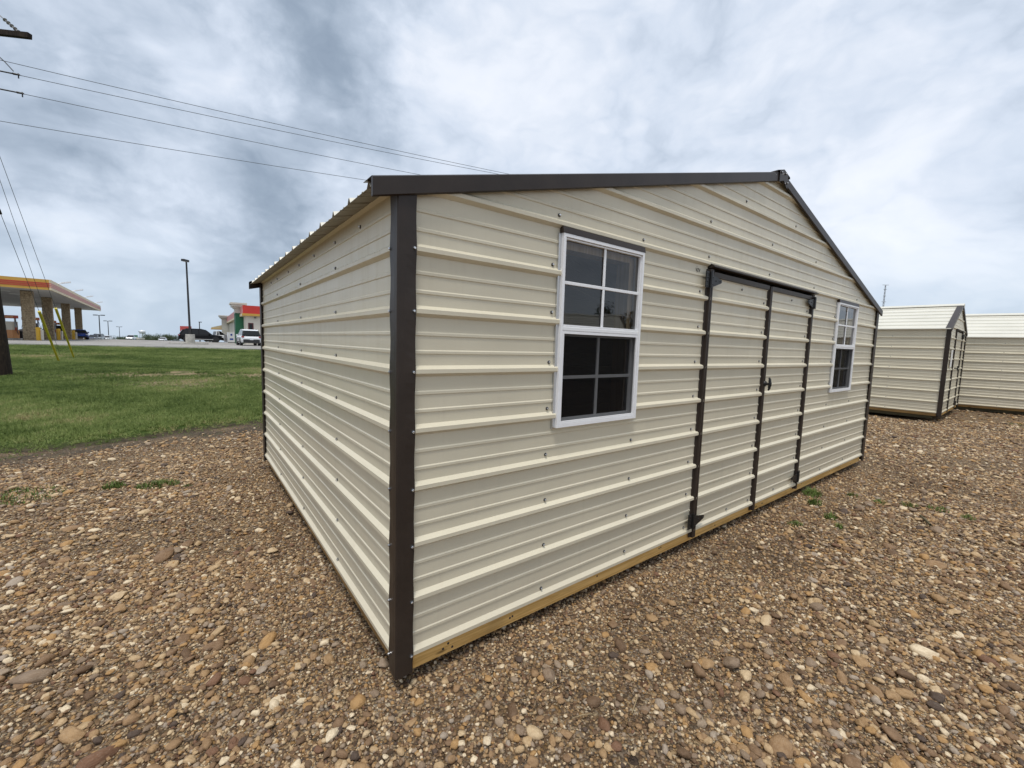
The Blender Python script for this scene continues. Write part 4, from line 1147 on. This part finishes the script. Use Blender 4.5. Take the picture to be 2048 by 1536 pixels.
def stone_pillar(x, y, w=.74, zbase=.3):
    mb = MB(); mb.box(x - w / 2, x + w / 2, y - w / 2, y + w / 2, zbase - .3, zb_ + .05); core = mb.build('pillar', M_MORTAR, can)
    sm = MB(); hgt = .17; rs = random.Random(int(x * 10)); k = 0; z = zbase
    while z < zb_ - .05:
        for side in range(4):
            a = -w / 2
            while a < w / 2 - .02:
                ln = min(rs.uniform(.16, .36), w / 2 - a); o0 = w / 2 + rs.uniform(.012, .03)
                b = a + ln - .012
                if side == 0: sm.box(x + a, x + b, y - o0, y - w / 2 + .001, z, z + hgt - .014)
                elif side == 1: sm.box(x + a, x + b, y + w / 2 - .001, y + o0, z, z + hgt - .014)
                elif side == 2: sm.box(x - o0, x - w / 2 + .001, y + a, y + b, z, z + hgt - .014)
                else: sm.box(x + w / 2 - .001, x + o0, y + a, y + b, z, z + hgt - .014)
                a += ln
        z += hgt
    st = sm.build('stone_veneer', M_VENEER, core); st['kind'] = 'stuff'
for x, y, zz_ in ((4.0, 2.0, .44), (13.9, 2.0, .34), (27.0, 2.0, .24), (39.5, 2.0, .2), (4.0, 9.5, .40)): stone_pillar(x, y, .74, zz_)
for i, x in enumerate((4.2, 13.8, 24.5, 38.5)):
    mb = MB(); mb.tube((x, .3, zt_ - .1), (x, -.35, zt_ + .12), .04, .04, 6)
    mb.prism([(-.3, .06), (-.95, .22), (-.95, .34), (-.3, .18)], lambda p, q, a: (a, p, zt_ + q), x - .16, x + .16)
    mb.build('floodlight', M_WHITE, can)

M_PRED = mat('pump_red', (.42, .06, .03), .4); M_PGREY = mat('pump_grey', (.32, .32, .33), .45); M_PDARK = mat('pump_dark', (.03, .03, .035), .4); M_PORG = mat('pump_orange', (.60, .27, .10), .45); M_CREAM = mat('cream_panel', (.66, .60, .50), .5)
M_HOSE = mat('hose', (.015, .015, .015), .5)
def fuel_pump(r, f, ang, label, face=(M_PGREY, M_PDARK)):
    p = frame_root('fuel_pump', label, 'fuel pump', r, f, lot_z(r, f), ang, 'fuel pumps under the canopy')
    mb = MB(); mb.box(-.62, .62, -.45, .45, 0, .16); mb.build('plinth', M_CONC, p, bevel=.02)
    mb = MB(); mb.box(-.5, .5, -.3, .3, .16, .95); mb.build('cabinet', face[0], p, bevel=.02)
    mb = MB(); mb.box(-.46, .46, -.26, .26, .95, 1.75); mb.build('display_housing', face[1], p, bevel=.02)
    for s_ in (-1, 1):
        mb = MB(); mb.box(-.3, .3, s_ * .262 - (.01 if s_ < 0 else 0), s_ * .262 + (.01 if s_ > 0 else 0), 1.25, 1.6); mb.build('screen', M_CREAM, p)
        mb = MB(); mb.path([(.55 * s_, 0, 1.95), (.66 * s_, 0, 1.3), (.6 * s_, .1, .5), (.52 * s_, .05, .95)], .02, 6); mb.build('hose', M_HOSE, p)
        mb = MB(); mb.box(min(s_ * .5, s_ * .56), max(s_ * .5, s_ * .56), -.06, .06, .9, 1.2); mb.build('nozzle', M_PRED, p)
    for s_ in (-1, 1):
        mb = MB(); mb.box(s_ * .5 - .05, s_ * .5 + .05, -.05, .05, .96, 2.05); mb.build('post', M_PGREY, p)
    mb = MB(); mb.box(-.62, .62, -.2, .2, 2.05, 2.34); mb.build('topper', M_PRED, p, bevel=.02)
    mb = MB(); mb.box(-.58, .58, -.21, .21, 2.12, 2.27); mb.build('topper_band', M_PORG, p); return p
def lot_r(px, f): return (px - 1024) / 850 * f
fuel_pump(lot_r(22, 41), 41, R(2), 'red topped fuel pump by the utility pole, with orange and cream panels', (M_PORG, M_CREAM))
fuel_pump(lot_r(64, 45), 45, UA + R(90), 'grey fuel pump half hidden by the first stone pillar')
fuel_pump(lot_r(100, 53), 53, UA + R(90), 'grey fuel pump half hidden by the second stone pillar')
fuel_pump(lot_r(124, 62), 62, UA + R(90), 'dark fuel pump beside the third stone pillar')
for i, (px, f, lb) in enumerate([(77.5, 40, 'yellow bollard beside the first stone pillar'), (117.5, 47, 'yellow bollard beside the second stone pillar'), (147.5, 57, 'yellow bollard beside the third stone pillar'), (171, 66, 'yellow bollard beside the last stone pillar')]):
    b = frame_root('bollard', lb, 'bollard', lot_r(px, f), f, lot_z(lot_r(px, f), f), 0, 'yellow bollards under the canopy')
    mb = MB(); mb.lathe([(.17, 0), (.17, 1.08), (.19, 1.09), (.19, 1.14), (.16, 1.2), (.08, 1.24)], n=16); mb.build('post', mat('bollard_yellow', (.72, .42, .03), .45), b)
    mb = MB(); mb.box(.26, .44, -.05, .05, .05, 1.0); mb.build('hose_guard', M_CREAM, b)
    mb = MB(); mb.path([(.1, 0, 1.1), (.3, 0, 1.16), (.42, 0, 1.0), (.42, 0, .4)], .02, 6); mb.build('hose', M_HOSE, b)
tb = frame_root('trash_bin', 'black bin standing between the pump and the first stone pillar', 'trash bin', lot_r(46, 42), 42, lot_z(-48, 42), 0)
mb = MB(); mb.lathe([(.24, 0), (.28, .05), (.30, .8), (.26, .85)], n=14); mb.build('drum', M_PDARK, tb); mb = MB(); mb.lathe([(.31, .85), (.31, .9), (.2, 1.02), (.05, 1.06)], n=14); mb.build('lid', M_PGREY, tb)

# ------------------------------------------------------------------ vehicles
M_TYRE = mat('tyre', (.015, .015, .016), .8); M_RIM = mat('alloy_rim', (.55, .55, .57), .3, .8); M_CGLASS = mat('car_glass', (.008, .009, .010), .12, 0, spec=.35); M_CHROME = mat('chrome', (.7, .7, .7), .15, 1)
M_TAIL = mat('tail_lamp', (.30, .015, .012), .25); M_HEAD = mat('head_lamp', (.75, .76, .78), .15); M_PLASTIC = mat('black_plastic', (.02, .02, .021), .6); M_PLATE = mat('plate', (.75, .76, .78), .5)
def car(label, r, f, z, ang, paint, kind='suv', L=4.7, Wd=1.86, Hh=1.7, group='vehicles at the filling station'):
    c = frame_root('car', label, 'car', r, f, z, ang, group); h = L / 2
    K = {'suv': ([(-h, .42), (-h + .01, .78), (-h + .10, 1.0), (-h + .22, 1.04), (h - 1.45, 1.06), (h - .35, .98), (h - .06, .84), (h, .62), (h - .03, .36)], [(-h + .12, 1.03), (-h + .55, Hh - .10), (-h + .95, Hh - .01), (h - 2.35, Hh), (h - 2.0, Hh - .07), (h - 1.28, 1.05)]),
         'sedan': ([(-h, .38), (-h + .02, .75), (-h + .12, .94), (-h + .75, .97), (h - 1.4, .95), (h - .35, .82), (h - .05, .68), (h, .5), (h - .03, .3)], [(-h + .6, .96), (-h + 1.35, Hh - .05), (-h + 1.7, Hh), (h - 2.3, Hh - .01), (h - 2.05, Hh - .07), (h - 1.2, .94)]),
         'pickup': ([(-h, .5), (-h + .01, 1.05), (-h + .03, 1.1), (-h + 1.75, 1.1), (h - 1.4, 1.12), (h - .3, 1.05), (h - .05, .9), (h, .62), (h - .03, .4)], [(-h + 1.8, 1.09), (-h + 1.95, Hh - .06), (-h + 2.2, Hh), (h - 2.4, Hh), (h - 2.1, Hh - .07), (h - 1.35, 1.1)])}[kind]
    low, cab = K; gc = .26
    # lower body: loft of sections along x so that the sides tuck in
    mb = MB(); top = low[1:]; xs = sorted(set([-h, -h + .05, -h + .25] + [(-h + .25) + (L - .5) * k / 12 for k in range(13)] + [h - .12, h]))
    def ztop(x):
        for (a, b), (d, e) in zip(top[:-1], top[1:]):
            if a <= x <= d: return b + (e - b) * (x - a) / max(1e-6, d - a)
        return top[-1][1] if x > top[-2][0] else top[0][1]
    rows = []
    for x in xs:
        e = min(1, (h - abs(x)) / .30); wy = Wd / 2 * (.86 + .14 * math.sin(e * math.pi / 2)); zt = ztop(min(max(x, -h + .01), h - .03)); zl = gc + (.10 if abs(x) > h - .4 else 0)
        rows.append([(x, -wy * .93, zl), (x, -wy, zl + .22), (x, -wy * .99, zt - .18), (x, -wy * .90, zt), (x, wy * .90, zt), (x, wy * .99, zt - .18), (x, wy, zl + .22), (x, wy * .93, zl)])
    m_ = 8; vs = [p for rw in rows for p in rw]
    fs = [(i * m_ + j, i * m_ + (j + 1) % m_, (i + 1) * m_ + (j + 1) % m_, (i + 1) * m_ + j) for i in range(len(rows) - 1) for j in range(m_)] + [tuple(range(m_)), tuple((len(rows) - 1) * m_ + j for j in reversed(range(m_)))]
    mb.mesh(vs, fs); body = mb.build('body', paint, c, smooth=False, bevel=.02)
    # cabin: glass house with a painted roof and pillars
    mb = MB(); n = len(cab); wl, wt_ = Wd / 2 * .90, Wd / 2 * .74
    sec = lambda s_: [(x, s_ * (wl + (wt_ - wl) * (z - cab[0][1]) / (Hh - cab[0][1])), z) for x, z in cab]
    A, Bq = sec(-1), sec(1); mb.mesh(A + Bq, [tuple(range(n)), tuple(range(2 * n - 1, n - 1, -1))] + [(i, n + i, n + i + 1, i + 1) for i in range(n - 1)]); mb.build('windows', M_CGLASS, c)
    mb = MB(); rx0, rx1 = cab[1][0] - .05, cab[4][0] + .05
    mb.prism([(rx0, Hh - .12), (cab[2][0] - .1, Hh + .012), (cab[3][0], Hh + .016), (rx1, Hh - .09), (cab[3][0] - .1, Hh - .07), (cab[2][0], Hh - .07)], lambda p, q, a: (p, a, q), -wt_ - .02, wt_ + .02); mb.build('roof', paint, c, bevel=.015)
    for s_ in (-1, 1):
        pm = MB()
        def strip(x0, z0, x1, z1, w):
            y0 = s_ * (wl + (wt_ - wl) * (z0 - cab[0][1]) / (Hh - cab[0][1]) + .012); y1 = s_ * (wl + (wt_ - wl) * (z1 - cab[0][1]) / (Hh - cab[0][1]) + .012)
            pm.face([(x0 - w, y0, z0), (x0 + w, y0, z0), (x1 + w, y1, z1), (x1 - w, y1, z1)])
        strip(cab[0][0] + .06, cab[0][1], cab[1][0] + .05, Hh - .08, .09); strip(cab[-1][0] - .04, cab[-1][1], cab[-2][0] - .02, Hh - .08, .04)
        for q in ((.36, .68) if kind == 'suv' else (.5,)): x = cab[1][0] + (cab[-2][0] - cab[1][0]) * q; strip(x, cab[0][1] + .02, x - .03, Hh - .07, .045)
        pm.build('pillar', paint, c)
        mm_ = MB(); mm_.box(h - 1.72, h - 1.55, s_ * (wl + .02) if s_ > 0 else s_ * (wl + .20), s_ * (wl + .20) if s_ > 0 else s_ * (wl + .02), 1.0, 1.16); mm_.build('mirror', paint, c, bevel=.02)
        mm_ = MB(); ya_ = s_ * (Wd / 2 * .985); mm_.box(-h + 1.2, h - 1.2, min(ya_, ya_ + s_ * .02), max(ya_, ya_ + s_ * .02), .33, .43); mm_.build('side_sill', M_CHROME if paint is M_CBLACK else M_PLASTIC, c)
        tl = MB(); tl.box(-h - .012, -h + .16, s_ * Wd / 2 * .86 - .14 if s_ > 0 else s_ * Wd / 2 * .86 - .08, s_ * Wd / 2 * .86 + .08 if s_ > 0 else s_ * Wd / 2 * .86 + .14, .84, .98); tl.build('tail_lamp', M_TAIL, c, bevel=.02)
        hl = MB(); hl.box(h - .2, h + .006, s_ * Wd / 2 * .8 - .16, s_ * Wd / 2 * .8 + .12, .68, .82); hl.build('headlight', M_HEAD, c, bevel=.02)
        for x in (-h + .92, h - .92):
            w = MB(); yy = s_ * (Wd / 2 - .12); rr = .36 if kind != 'sedan' else .32
            w.tube((0, -.115, 0), (0, .115, 0), rr, rr, 20); wo_ = w.build('wheel', M_TYRE, c, (x, yy, rr - z * 0))
            w2 = MB(); w2.tube((0, s_ * .10, 0), (0, s_ * .122, 0), rr * .66, rr * .6, 16); w2.tube((0, s_ * .122, 0), (0, s_ * .13, 0), rr * .2, rr * .15, 8); w2.build('rim', M_RIM if paint is not M_CBLACK else mat('black_rim', (.05, .05, .05), .3), wo_)
            w3 = MB(); w3.tube((x, yy + s_ * .04, rr), (x, yy + s_ * .124, rr), rr + .07, rr + .07, 20); w3.build('wheel_arch', M_PLASTIC, c)
    bp = MB(); bp.box(-h - .03, -h + .12, -Wd / 2 * .80, Wd / 2 * .80, .32, .66); bp.build('rear_bumper', M_PLASTIC, c, bevel=.03)
    bp = MB(); bp.box(h - .15, h + .03, -Wd / 2 * .82, Wd / 2 * .82, .3, .5); bp.build('front_bumper', M_PLASTIC, c, bevel=.03)
    pl = MB(); pl.box(-h - .036, -h - .03, -.16, .16, .60, .72); pl.build('licence_plate', M_PLATE, c)
    if kind == 'suv':
        rw = MB(); rw.prism([(-h + .135, 1.10), (-h + .47, Hh - .16), (-h + .46, Hh - .15), (-h + .125, 1.11)], lambda p, q, a: (p - .02, a, q), -wt_ * .92, wt_ * .92); rw.build('rear_window', M_CGLASS, c)
        for s_ in (-1, 1):
            rr_ = MB(); rr_.box(rx0 + .35, rx1 - .5, s_ * wt_ * .9 - .02, s_ * wt_ * .9 + .02, Hh + .02, Hh + .06); rr_.build('roof_rail', M_PLASTIC, c)
    return c


M_CBLACK = mat('black_paint', (.004, .004, .0045), .3, 0, spec=.25); M_CWHITE = mat('white_paint', (.76, .77, .78), .22, 0, coat=.4); M_CBLUE = mat('blue_paint', (.015, .06, .32), .2, 0, coat=.4); M_CDBLUE = mat('dark_blue_paint', (.012, .02, .05), .2, coat=.4); M_CGREY = mat('grey_paint', (.25, .26, .27), .25, coat=.4)
car('long black sport utility vehicle parked side-on behind the lamp post', lot_r(402, 59), 59, .45, UA - R(90), M_CBLACK, 'suv', 5.0, 1.95, 1.75)
car('white compact utility vehicle parked tail towards the yard by the store', lot_r(496, 46), 46, .45, UA - R(1), M_CWHITE, 'suv', 4.6, 1.86, 1.68)
car('bright blue sedan under the far end of the canopy', lot_r(159, 63), 63, lot_z(-66, 0), R(-42), M_CBLUE, 'sedan', 4.6, 1.8, 1.45)
car('dark blue pickup truck parked between the stone pillars', lot_r(126, 60), 60, lot_z(-60, 0), R(-40), M_CDBLUE, 'pickup', 5.6, 1.95, 1.85)
for px, f, dz, p_, k, lb in ((213, 120, 0, M_CWHITE, 'sedan', 'white car far off at the foot of the middle street lamp'), (196, 112, 0, M_CGREY, 'suv', 'grey car far off beside the nearest street lamp'), (188, 110, 0, M_CDBLUE, 'sedan', 'dark car far off just beyond the canopy end'), (262, 140, .3, M_CWHITE, 'pickup', 'white pickup far off by the green sign'), (325, 150, .25, M_CWHITE, 'sedan', 'white car far off in front of the dark trees'), (436, 72, 2.0, M_CWHITE, 'pickup', 'white pickup parked beyond the black vehicle near the store')):
    r_ = lot_r(px, f); zf = 1.0 - .0165 * f if f > 80 else lot_z(r_, f)
    car(lb, r_, f, zf + dz * (f > 80), R(-60) if f > 80 else UA - R(80), p_, k, 4.7, 1.85, 1.5 if k == 'sedan' else 1.8, 'cars far off on the road')

# ------------------------------------------------------------------ the store
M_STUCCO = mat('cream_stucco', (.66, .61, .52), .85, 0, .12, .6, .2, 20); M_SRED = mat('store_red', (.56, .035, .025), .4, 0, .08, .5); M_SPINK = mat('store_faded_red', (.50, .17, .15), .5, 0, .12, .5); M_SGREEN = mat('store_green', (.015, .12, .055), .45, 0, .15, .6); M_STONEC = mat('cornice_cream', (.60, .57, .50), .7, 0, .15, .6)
st = frame_root('store', 'cream stucco convenience store with a red and yellow parapet and a green entrance', 'store', -32.5, 52.0, .45, R(126))
SLn, SWd = 44.0, 18.0                        # local +X along the side seen at a slant, +Y... the front face runs along -Y
mb = MB(); mb.box(0, SLn, -SWd, 0, -.5, 4.1); mb.build('wall', M_STUCCO, st)
mb = MB(); mb.box(.2, SLn - .2, -SWd + .2, -.2, 4.1, 4.5); mb.build('roof', M_CREAM, st)
mb = MB(); mb.box(-.35, -.001, -SWd, .35, 3.72, 4.68); mb.build('parapet', M_SRED, st)
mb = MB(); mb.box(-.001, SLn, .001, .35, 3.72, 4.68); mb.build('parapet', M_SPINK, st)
mb = MB(); mb.box(-.42, -.001, -SWd, .42, 3.45, 3.72); mb.build('parapet_band', M_FYEL, st)
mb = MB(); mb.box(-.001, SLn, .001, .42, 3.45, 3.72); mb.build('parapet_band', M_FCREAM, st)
def store_pillar(x0, x1, dep, z1, green):
    mb = MB(); mb.box(x0, x1, .001, dep, 0 if not green else 3.9, z1 - .7); pl = mb.build('portal', M_STONEC, st)
    mb = MB(); mb.box(x0 - .15, x1 + .15, -.2, dep + .15, z1 - .7, z1 - .5); mb.box(x0 - .35, x1 + .35, -.3, dep + .35, z1 - .5, z1 - .2); mb.box(x0 - .5, x1 + .5, -.4, dep + .5, z1 - .2, z1); mb.build('cornice', M_STONEC, pl)
    if green:
        for xa, xb in ((x0, x0 + .7), (x1 - .7, x1)):
            mb = MB(); mb.box(xa, xb, .001, dep, 0, 3.9); mb.build('green_post', M_SGREEN, pl)
        mb = MB(); mb.box(x0 + .7, x1 - .7, .001, dep - .4, 2.9, 3.9); mb.build('recess', M_STONEC, pl)
        mb = MB(); mb.box(x0 + .75, x1 - .75, .001, dep - .5, 0, 2.85); mb.build('entrance_door', M_CGLASS, pl)
store_pillar(4.0, 6.4, .9, 5.2, True); store_pillar(42.2, 43.9, 1.2, 5.0, False)
for x0, x1, z0, z1 in ((18, 18.8, .6, 2.9), (21, 21.7, .6, 2.9), (13.2, 14.6, .2, 2.4)):
    mb = MB(); mb.box(x0, x1, .001, .05, z0, z1); mb.build('window', M_CGLASS, st)
for y0, y1, z0, z1, m_ in ((-.75, -.2, 1.0, 2.6, mat('maroon_frame', (.10, .02, .02), .5)), (-5.4, -2.9, .4, 2.75, M_PDARK)):
    mb = MB(); mb.box(-.05, -.001, y0, y1, z0, z1); w = mb.build('window', m_, st)
    mb = MB(); mb.box(-.06, -.051, y0 + .12, y1 - .12, z0 + .12, z1 - .12); mb.build('pane', M_CGLASS, w)
mb = MB(); mb.prism([(0, 0), (0, 1.0), (2.6, .25), (2.6, 0)], lambda p, q, a: (a, .3 + p, 2.35 + q), 44.2, 47.2); mb.build('awning', M_FCREAM, st)
mb = MB(); mb.box(44.1, 47.3, .3, 3.0, 2.2, 2.34); mb.build('awning_band', M_FYEL, st)
mb = MB(); mb.box(-.30, -.05, -1.05, -.85, 3.2, 3.34); mb.box(-.30, -.05, -1.9, -1.7, 3.2, 3.34); mb.build('wall_light', M_PDARK, st)
ib = frame_root('ice_freezer', 'white ice freezer with blue lettering marks against the store wall', 'freezer', lot_r(462, 61), 61, .45, UA - R(90))
mb = MB(); mb.box(-.45, .45, -.35, .35, .08, 1.45); mb.build('cabinet', M_CWHITE, ib, bevel=.02)
mb = MB(); mb.box(-.12, .1, -.36, -.351, 1.0, 1.25); mb.box(-.22, .2, -.36, -.351, .4, .62); mb.build('blue_print', M_CBLUE, ib)
mb = MB(); mb.box(-.4, .4, -.3, .3, 0, .08); mb.build('plinth', M_PDARK, ib)
ib2 = frame_root('vending_cage', 'grey gas bottle cage standing next to the ice freezer', 'cage', lot_r(456, 64), 64, .45, UA - R(90))
mb = MB()
for k in range(7): mb.tube((-.5 + k / 6, -.35, .05), (-.5 + k / 6, -.35, 1.2), .02, .02, 5)
for z in (.05, .6, 1.2): mb.box(-.52, .52, -.37, -.33, z, z + .04); mb.box(-.52, .52, .33, .37, z, z + .04)
mb.build('bars', M_PGREY, ib2); mb = MB(); mb.box(-.5, .5, -.3, .34, .1, 1.1); mb.build('backing', M_PGREY, ib2)
ps = frame_root('parking_line', 'white painted parking line on the lot in front of the white vehicle', 'parking line', lot_r(470, 40), 40, .4545, R(-38)); ps['kind'] = 'structure'
mb = MB(); mb.box(-3.4, 3.4, -.08, .08, 0, .003); mb.build('paint_stripe', mat('road_paint', (.68, .67, .63), .8, 0, .3, 3), ps)

# ------------------------------------------------------------------ lamps, signs, water tower, antenna mast
M_LAMP = mat('dark_pole_paint', (.022, .02, .02), .45)
lp = frame_root('lamp_post', 'tall dark lamp post on a round concrete base in the lot', 'lamp post', lot_r(380, 44), 44, .55, 0)
mb = MB(); mb.lathe([(.40, 0), (.40, .86), (.37, .9)], n=20); mb.build('concrete_base', M_CONC, lp)
mb = MB(); mb.tube((0, 0, .9), (-.08, 0, 8.2), .10, .075, 10); mb.build('pole', M_LAMP, lp)
mb = MB(); mb.box(-.25, .09, -.5, .2, 8.2, 8.42); mb.build('lamp_head', M_LAMP, lp, bevel=.03); mb = MB(); mb.box(-.2, .04, -.45, .1, 8.185, 8.199); mb.build('lens', M_HEAD, lp)
isl = MB(); isl.prism([(-1.6, -.8), (1.3, -.8), (1.7, -.3), (1.3, .8), (-1.2, .8), (-1.8, 0)], lambda p, q, a: (p, q, a), 0, .12)
o = isl.build('kerb_island', M_CONC, None, site(lot_r(380, 44), 44, .45), (0, 0, SITE_ROT)); o['kind'] = 'structure'
for px, f, lb in ((200.5, 150, 'nearest of three twin headed street lamps beyond the canopy'), (217.5, 200, 'middle one of three twin headed street lamps beyond the canopy'), (239.5, 290, 'farthest of three twin headed street lamps beyond the canopy')):
    s_ = frame_root('street_lamp', lb, 'street lamp', lot_r(px, f), f, far_z(f * 1.3), 0, 'twin headed street lamps')
    hh = {150: 7.2, 200: 6.6, 290: 5.3}[f] - far_z(f * 1.3) ; mb = MB(); mb.tube((0, 0, 0), (0, 0, hh), .17, .13, 8); mb.build('pole', M_LAMP, s_)
    mb = MB(); mb.box(-1.5, 1.5, -.05, .05, hh, hh + .15); mb.build('arm', M_LAMP, s_)
    for q in (-1, 1): mb = MB(); mb.box(q * 1.3 - .6, q * 1.3 + .6, -.25, .25, hh - .02, hh + .26); mb.build('lamp_head', M_LAMP, s_)
for i, (px, f, h_) in enumerate(((399.5, 95, 4.6), (222.5, 330, 8), (229, 380, 8), (234, 430, 8))):
    r_ = lot_r(px, f); s_ = frame_root('street_lamp', ['single street lamp rising behind the bonnet of the black vehicle', 'first thin arc lamp far down the road', 'second thin arc lamp far down the road', 'third thin arc lamp far down the road'][i], 'street lamp', r_, f, far_z(math.hypot(r_, f)) if i else -.4, 0, 'thin lamps far down the road' if i else None)
    mb = MB(); mb.tube((0, 0, 0), (0, 0, h_), .12, .08, 6); mb.build('pole', M_PGREY if i else M_LAMP, s_); mb = MB(); mb.box(-.1, .5 if not i else 3.2, -.1, .1, h_, h_ + .16); mb.build('arm', M_PGREY if i else M_LAMP, s_)
rs_ = frame_root('sign', 'plain red sign board standing behind the black vehicle', 'sign', lot_r(372, 88), 88, -.6, R(6))
mb = MB(); mb.box(-1.05, 1.05, -.1, .1, 2.4, 3.75); mb.build('board', mat('sign_red', (.55, .09, .08), .45), rs_)
for q in (-.8, .8): mb = MB(); mb.tube((q, 0, 0), (q, 0, 2.2), .07, .07, 6); mb.build('post', M_PGREY, rs_)
gs_ = frame_root('sign', 'green and white roadside sign in front of the far trees', 'sign', lot_r(271.5, 200), 200, -2.9, 0)
mb = MB(); mb.box(-.85, .85, -.1, .1, 2.6, 3.4); mb.build('upper_board', mat('sign_green', (.03, .17, .09), .5), gs_); mb = MB(); mb.box(-.85, .85, -.1, .1, 1.8, 2.58); mb.build('lower_board', M_CREAM, gs_); mb = MB(); mb.tube((0, 0, 0), (0, 0, 1.8), .1, .1, 6); mb.build('post', M_PGREY, gs_)
ks = frame_root('building', 'small flat roofed kiosk by the far road', 'building', lot_r(279, 190), 190, -2.85, 0)
mb = MB(); mb.box(-1.3, 1.1, -1.5, 1.5, 1.6, 2.1); mb.build('roof', M_CREAM, ks); mb = MB(); mb.box(-1.0, .8, -1.2, 1.2, 0, 1.6); mb.build('wall', M_PGREY, ks)
wtw = frame_root('water_tower', 'white water tower on legs above the far trees', 'water tower', lot_r(285, 800), 800, -10.2, 0)
mb = MB(); mb.lathe([(.5, 11.2), (3.2, 11.6), (4.7, 13.0), (4.8, 15.4), (4.3, 16.6), (2.6, 17.5), (.3, 17.9)], n=20); mb.build('tank', M_CWHITE, wtw, smooth=True)
mb = MB(); mb.box(-3.2, -.4, -4.86, -4.7, 14.1, 15.3); mb.build('lettering_patch', M_PGREY, wtw)
mb = MB(); mb.lathe([(4.9, 12.9), (5.3, 12.9), (5.3, 13.2), (4.9, 13.2)], n=20); mb.build('walkway', M_PGREY, wtw)
for q in range(6): a = q * 1.047; mb = MB(); mb.tube((4.6 * math.cos(a), 4.6 * math.sin(a), 0), (4.3 * math.cos(a), 4.3 * math.sin(a), 13), .22, .22, 6); mb.build('leg', M_CWHITE, wtw)
mb = MB(); mb.tube((0, 0, 0), (0, 0, 11.3), .6, .6, 8); mb.build('riser', M_CWHITE, wtw)
an = frame_root('antenna_mast', 'thin lattice antenna mast rising behind the small shed', 'antenna', lot_r(1751, 60), 60, -.6, 0)
mb = MB(); H_ = 11.7
for k in range(3):
    a = k * 2.094; mb.tube((.18 * math.cos(a), .18 * math.sin(a), 0), (.06 * math.cos(a), .06 * math.sin(a), H_), .022, .018, 5)
for j in range(26):
    z = j * .45
    for k in range(3):
        a, b = k * 2.094, (k + 1) * 2.094; w0, w1 = .18 - .12 * z / H_, .18 - .12 * (z + .45) / H_
        mb.tube((w0 * math.cos(a), w0 * math.sin(a), z), (w1 * math.cos(b), w1 * math.sin(b), min(H_, z + .45)), .012, .012, 4)
mb.build('mast', M_PGREY, an)
for z, w in ((11.7, .42), (11.1, .22), (10.2, .2), (9.4, .3)): mb = MB(); mb.box(-w, w, -.02, .02, z, z + .05); mb.build('antenna_arm', M_PGREY, an)
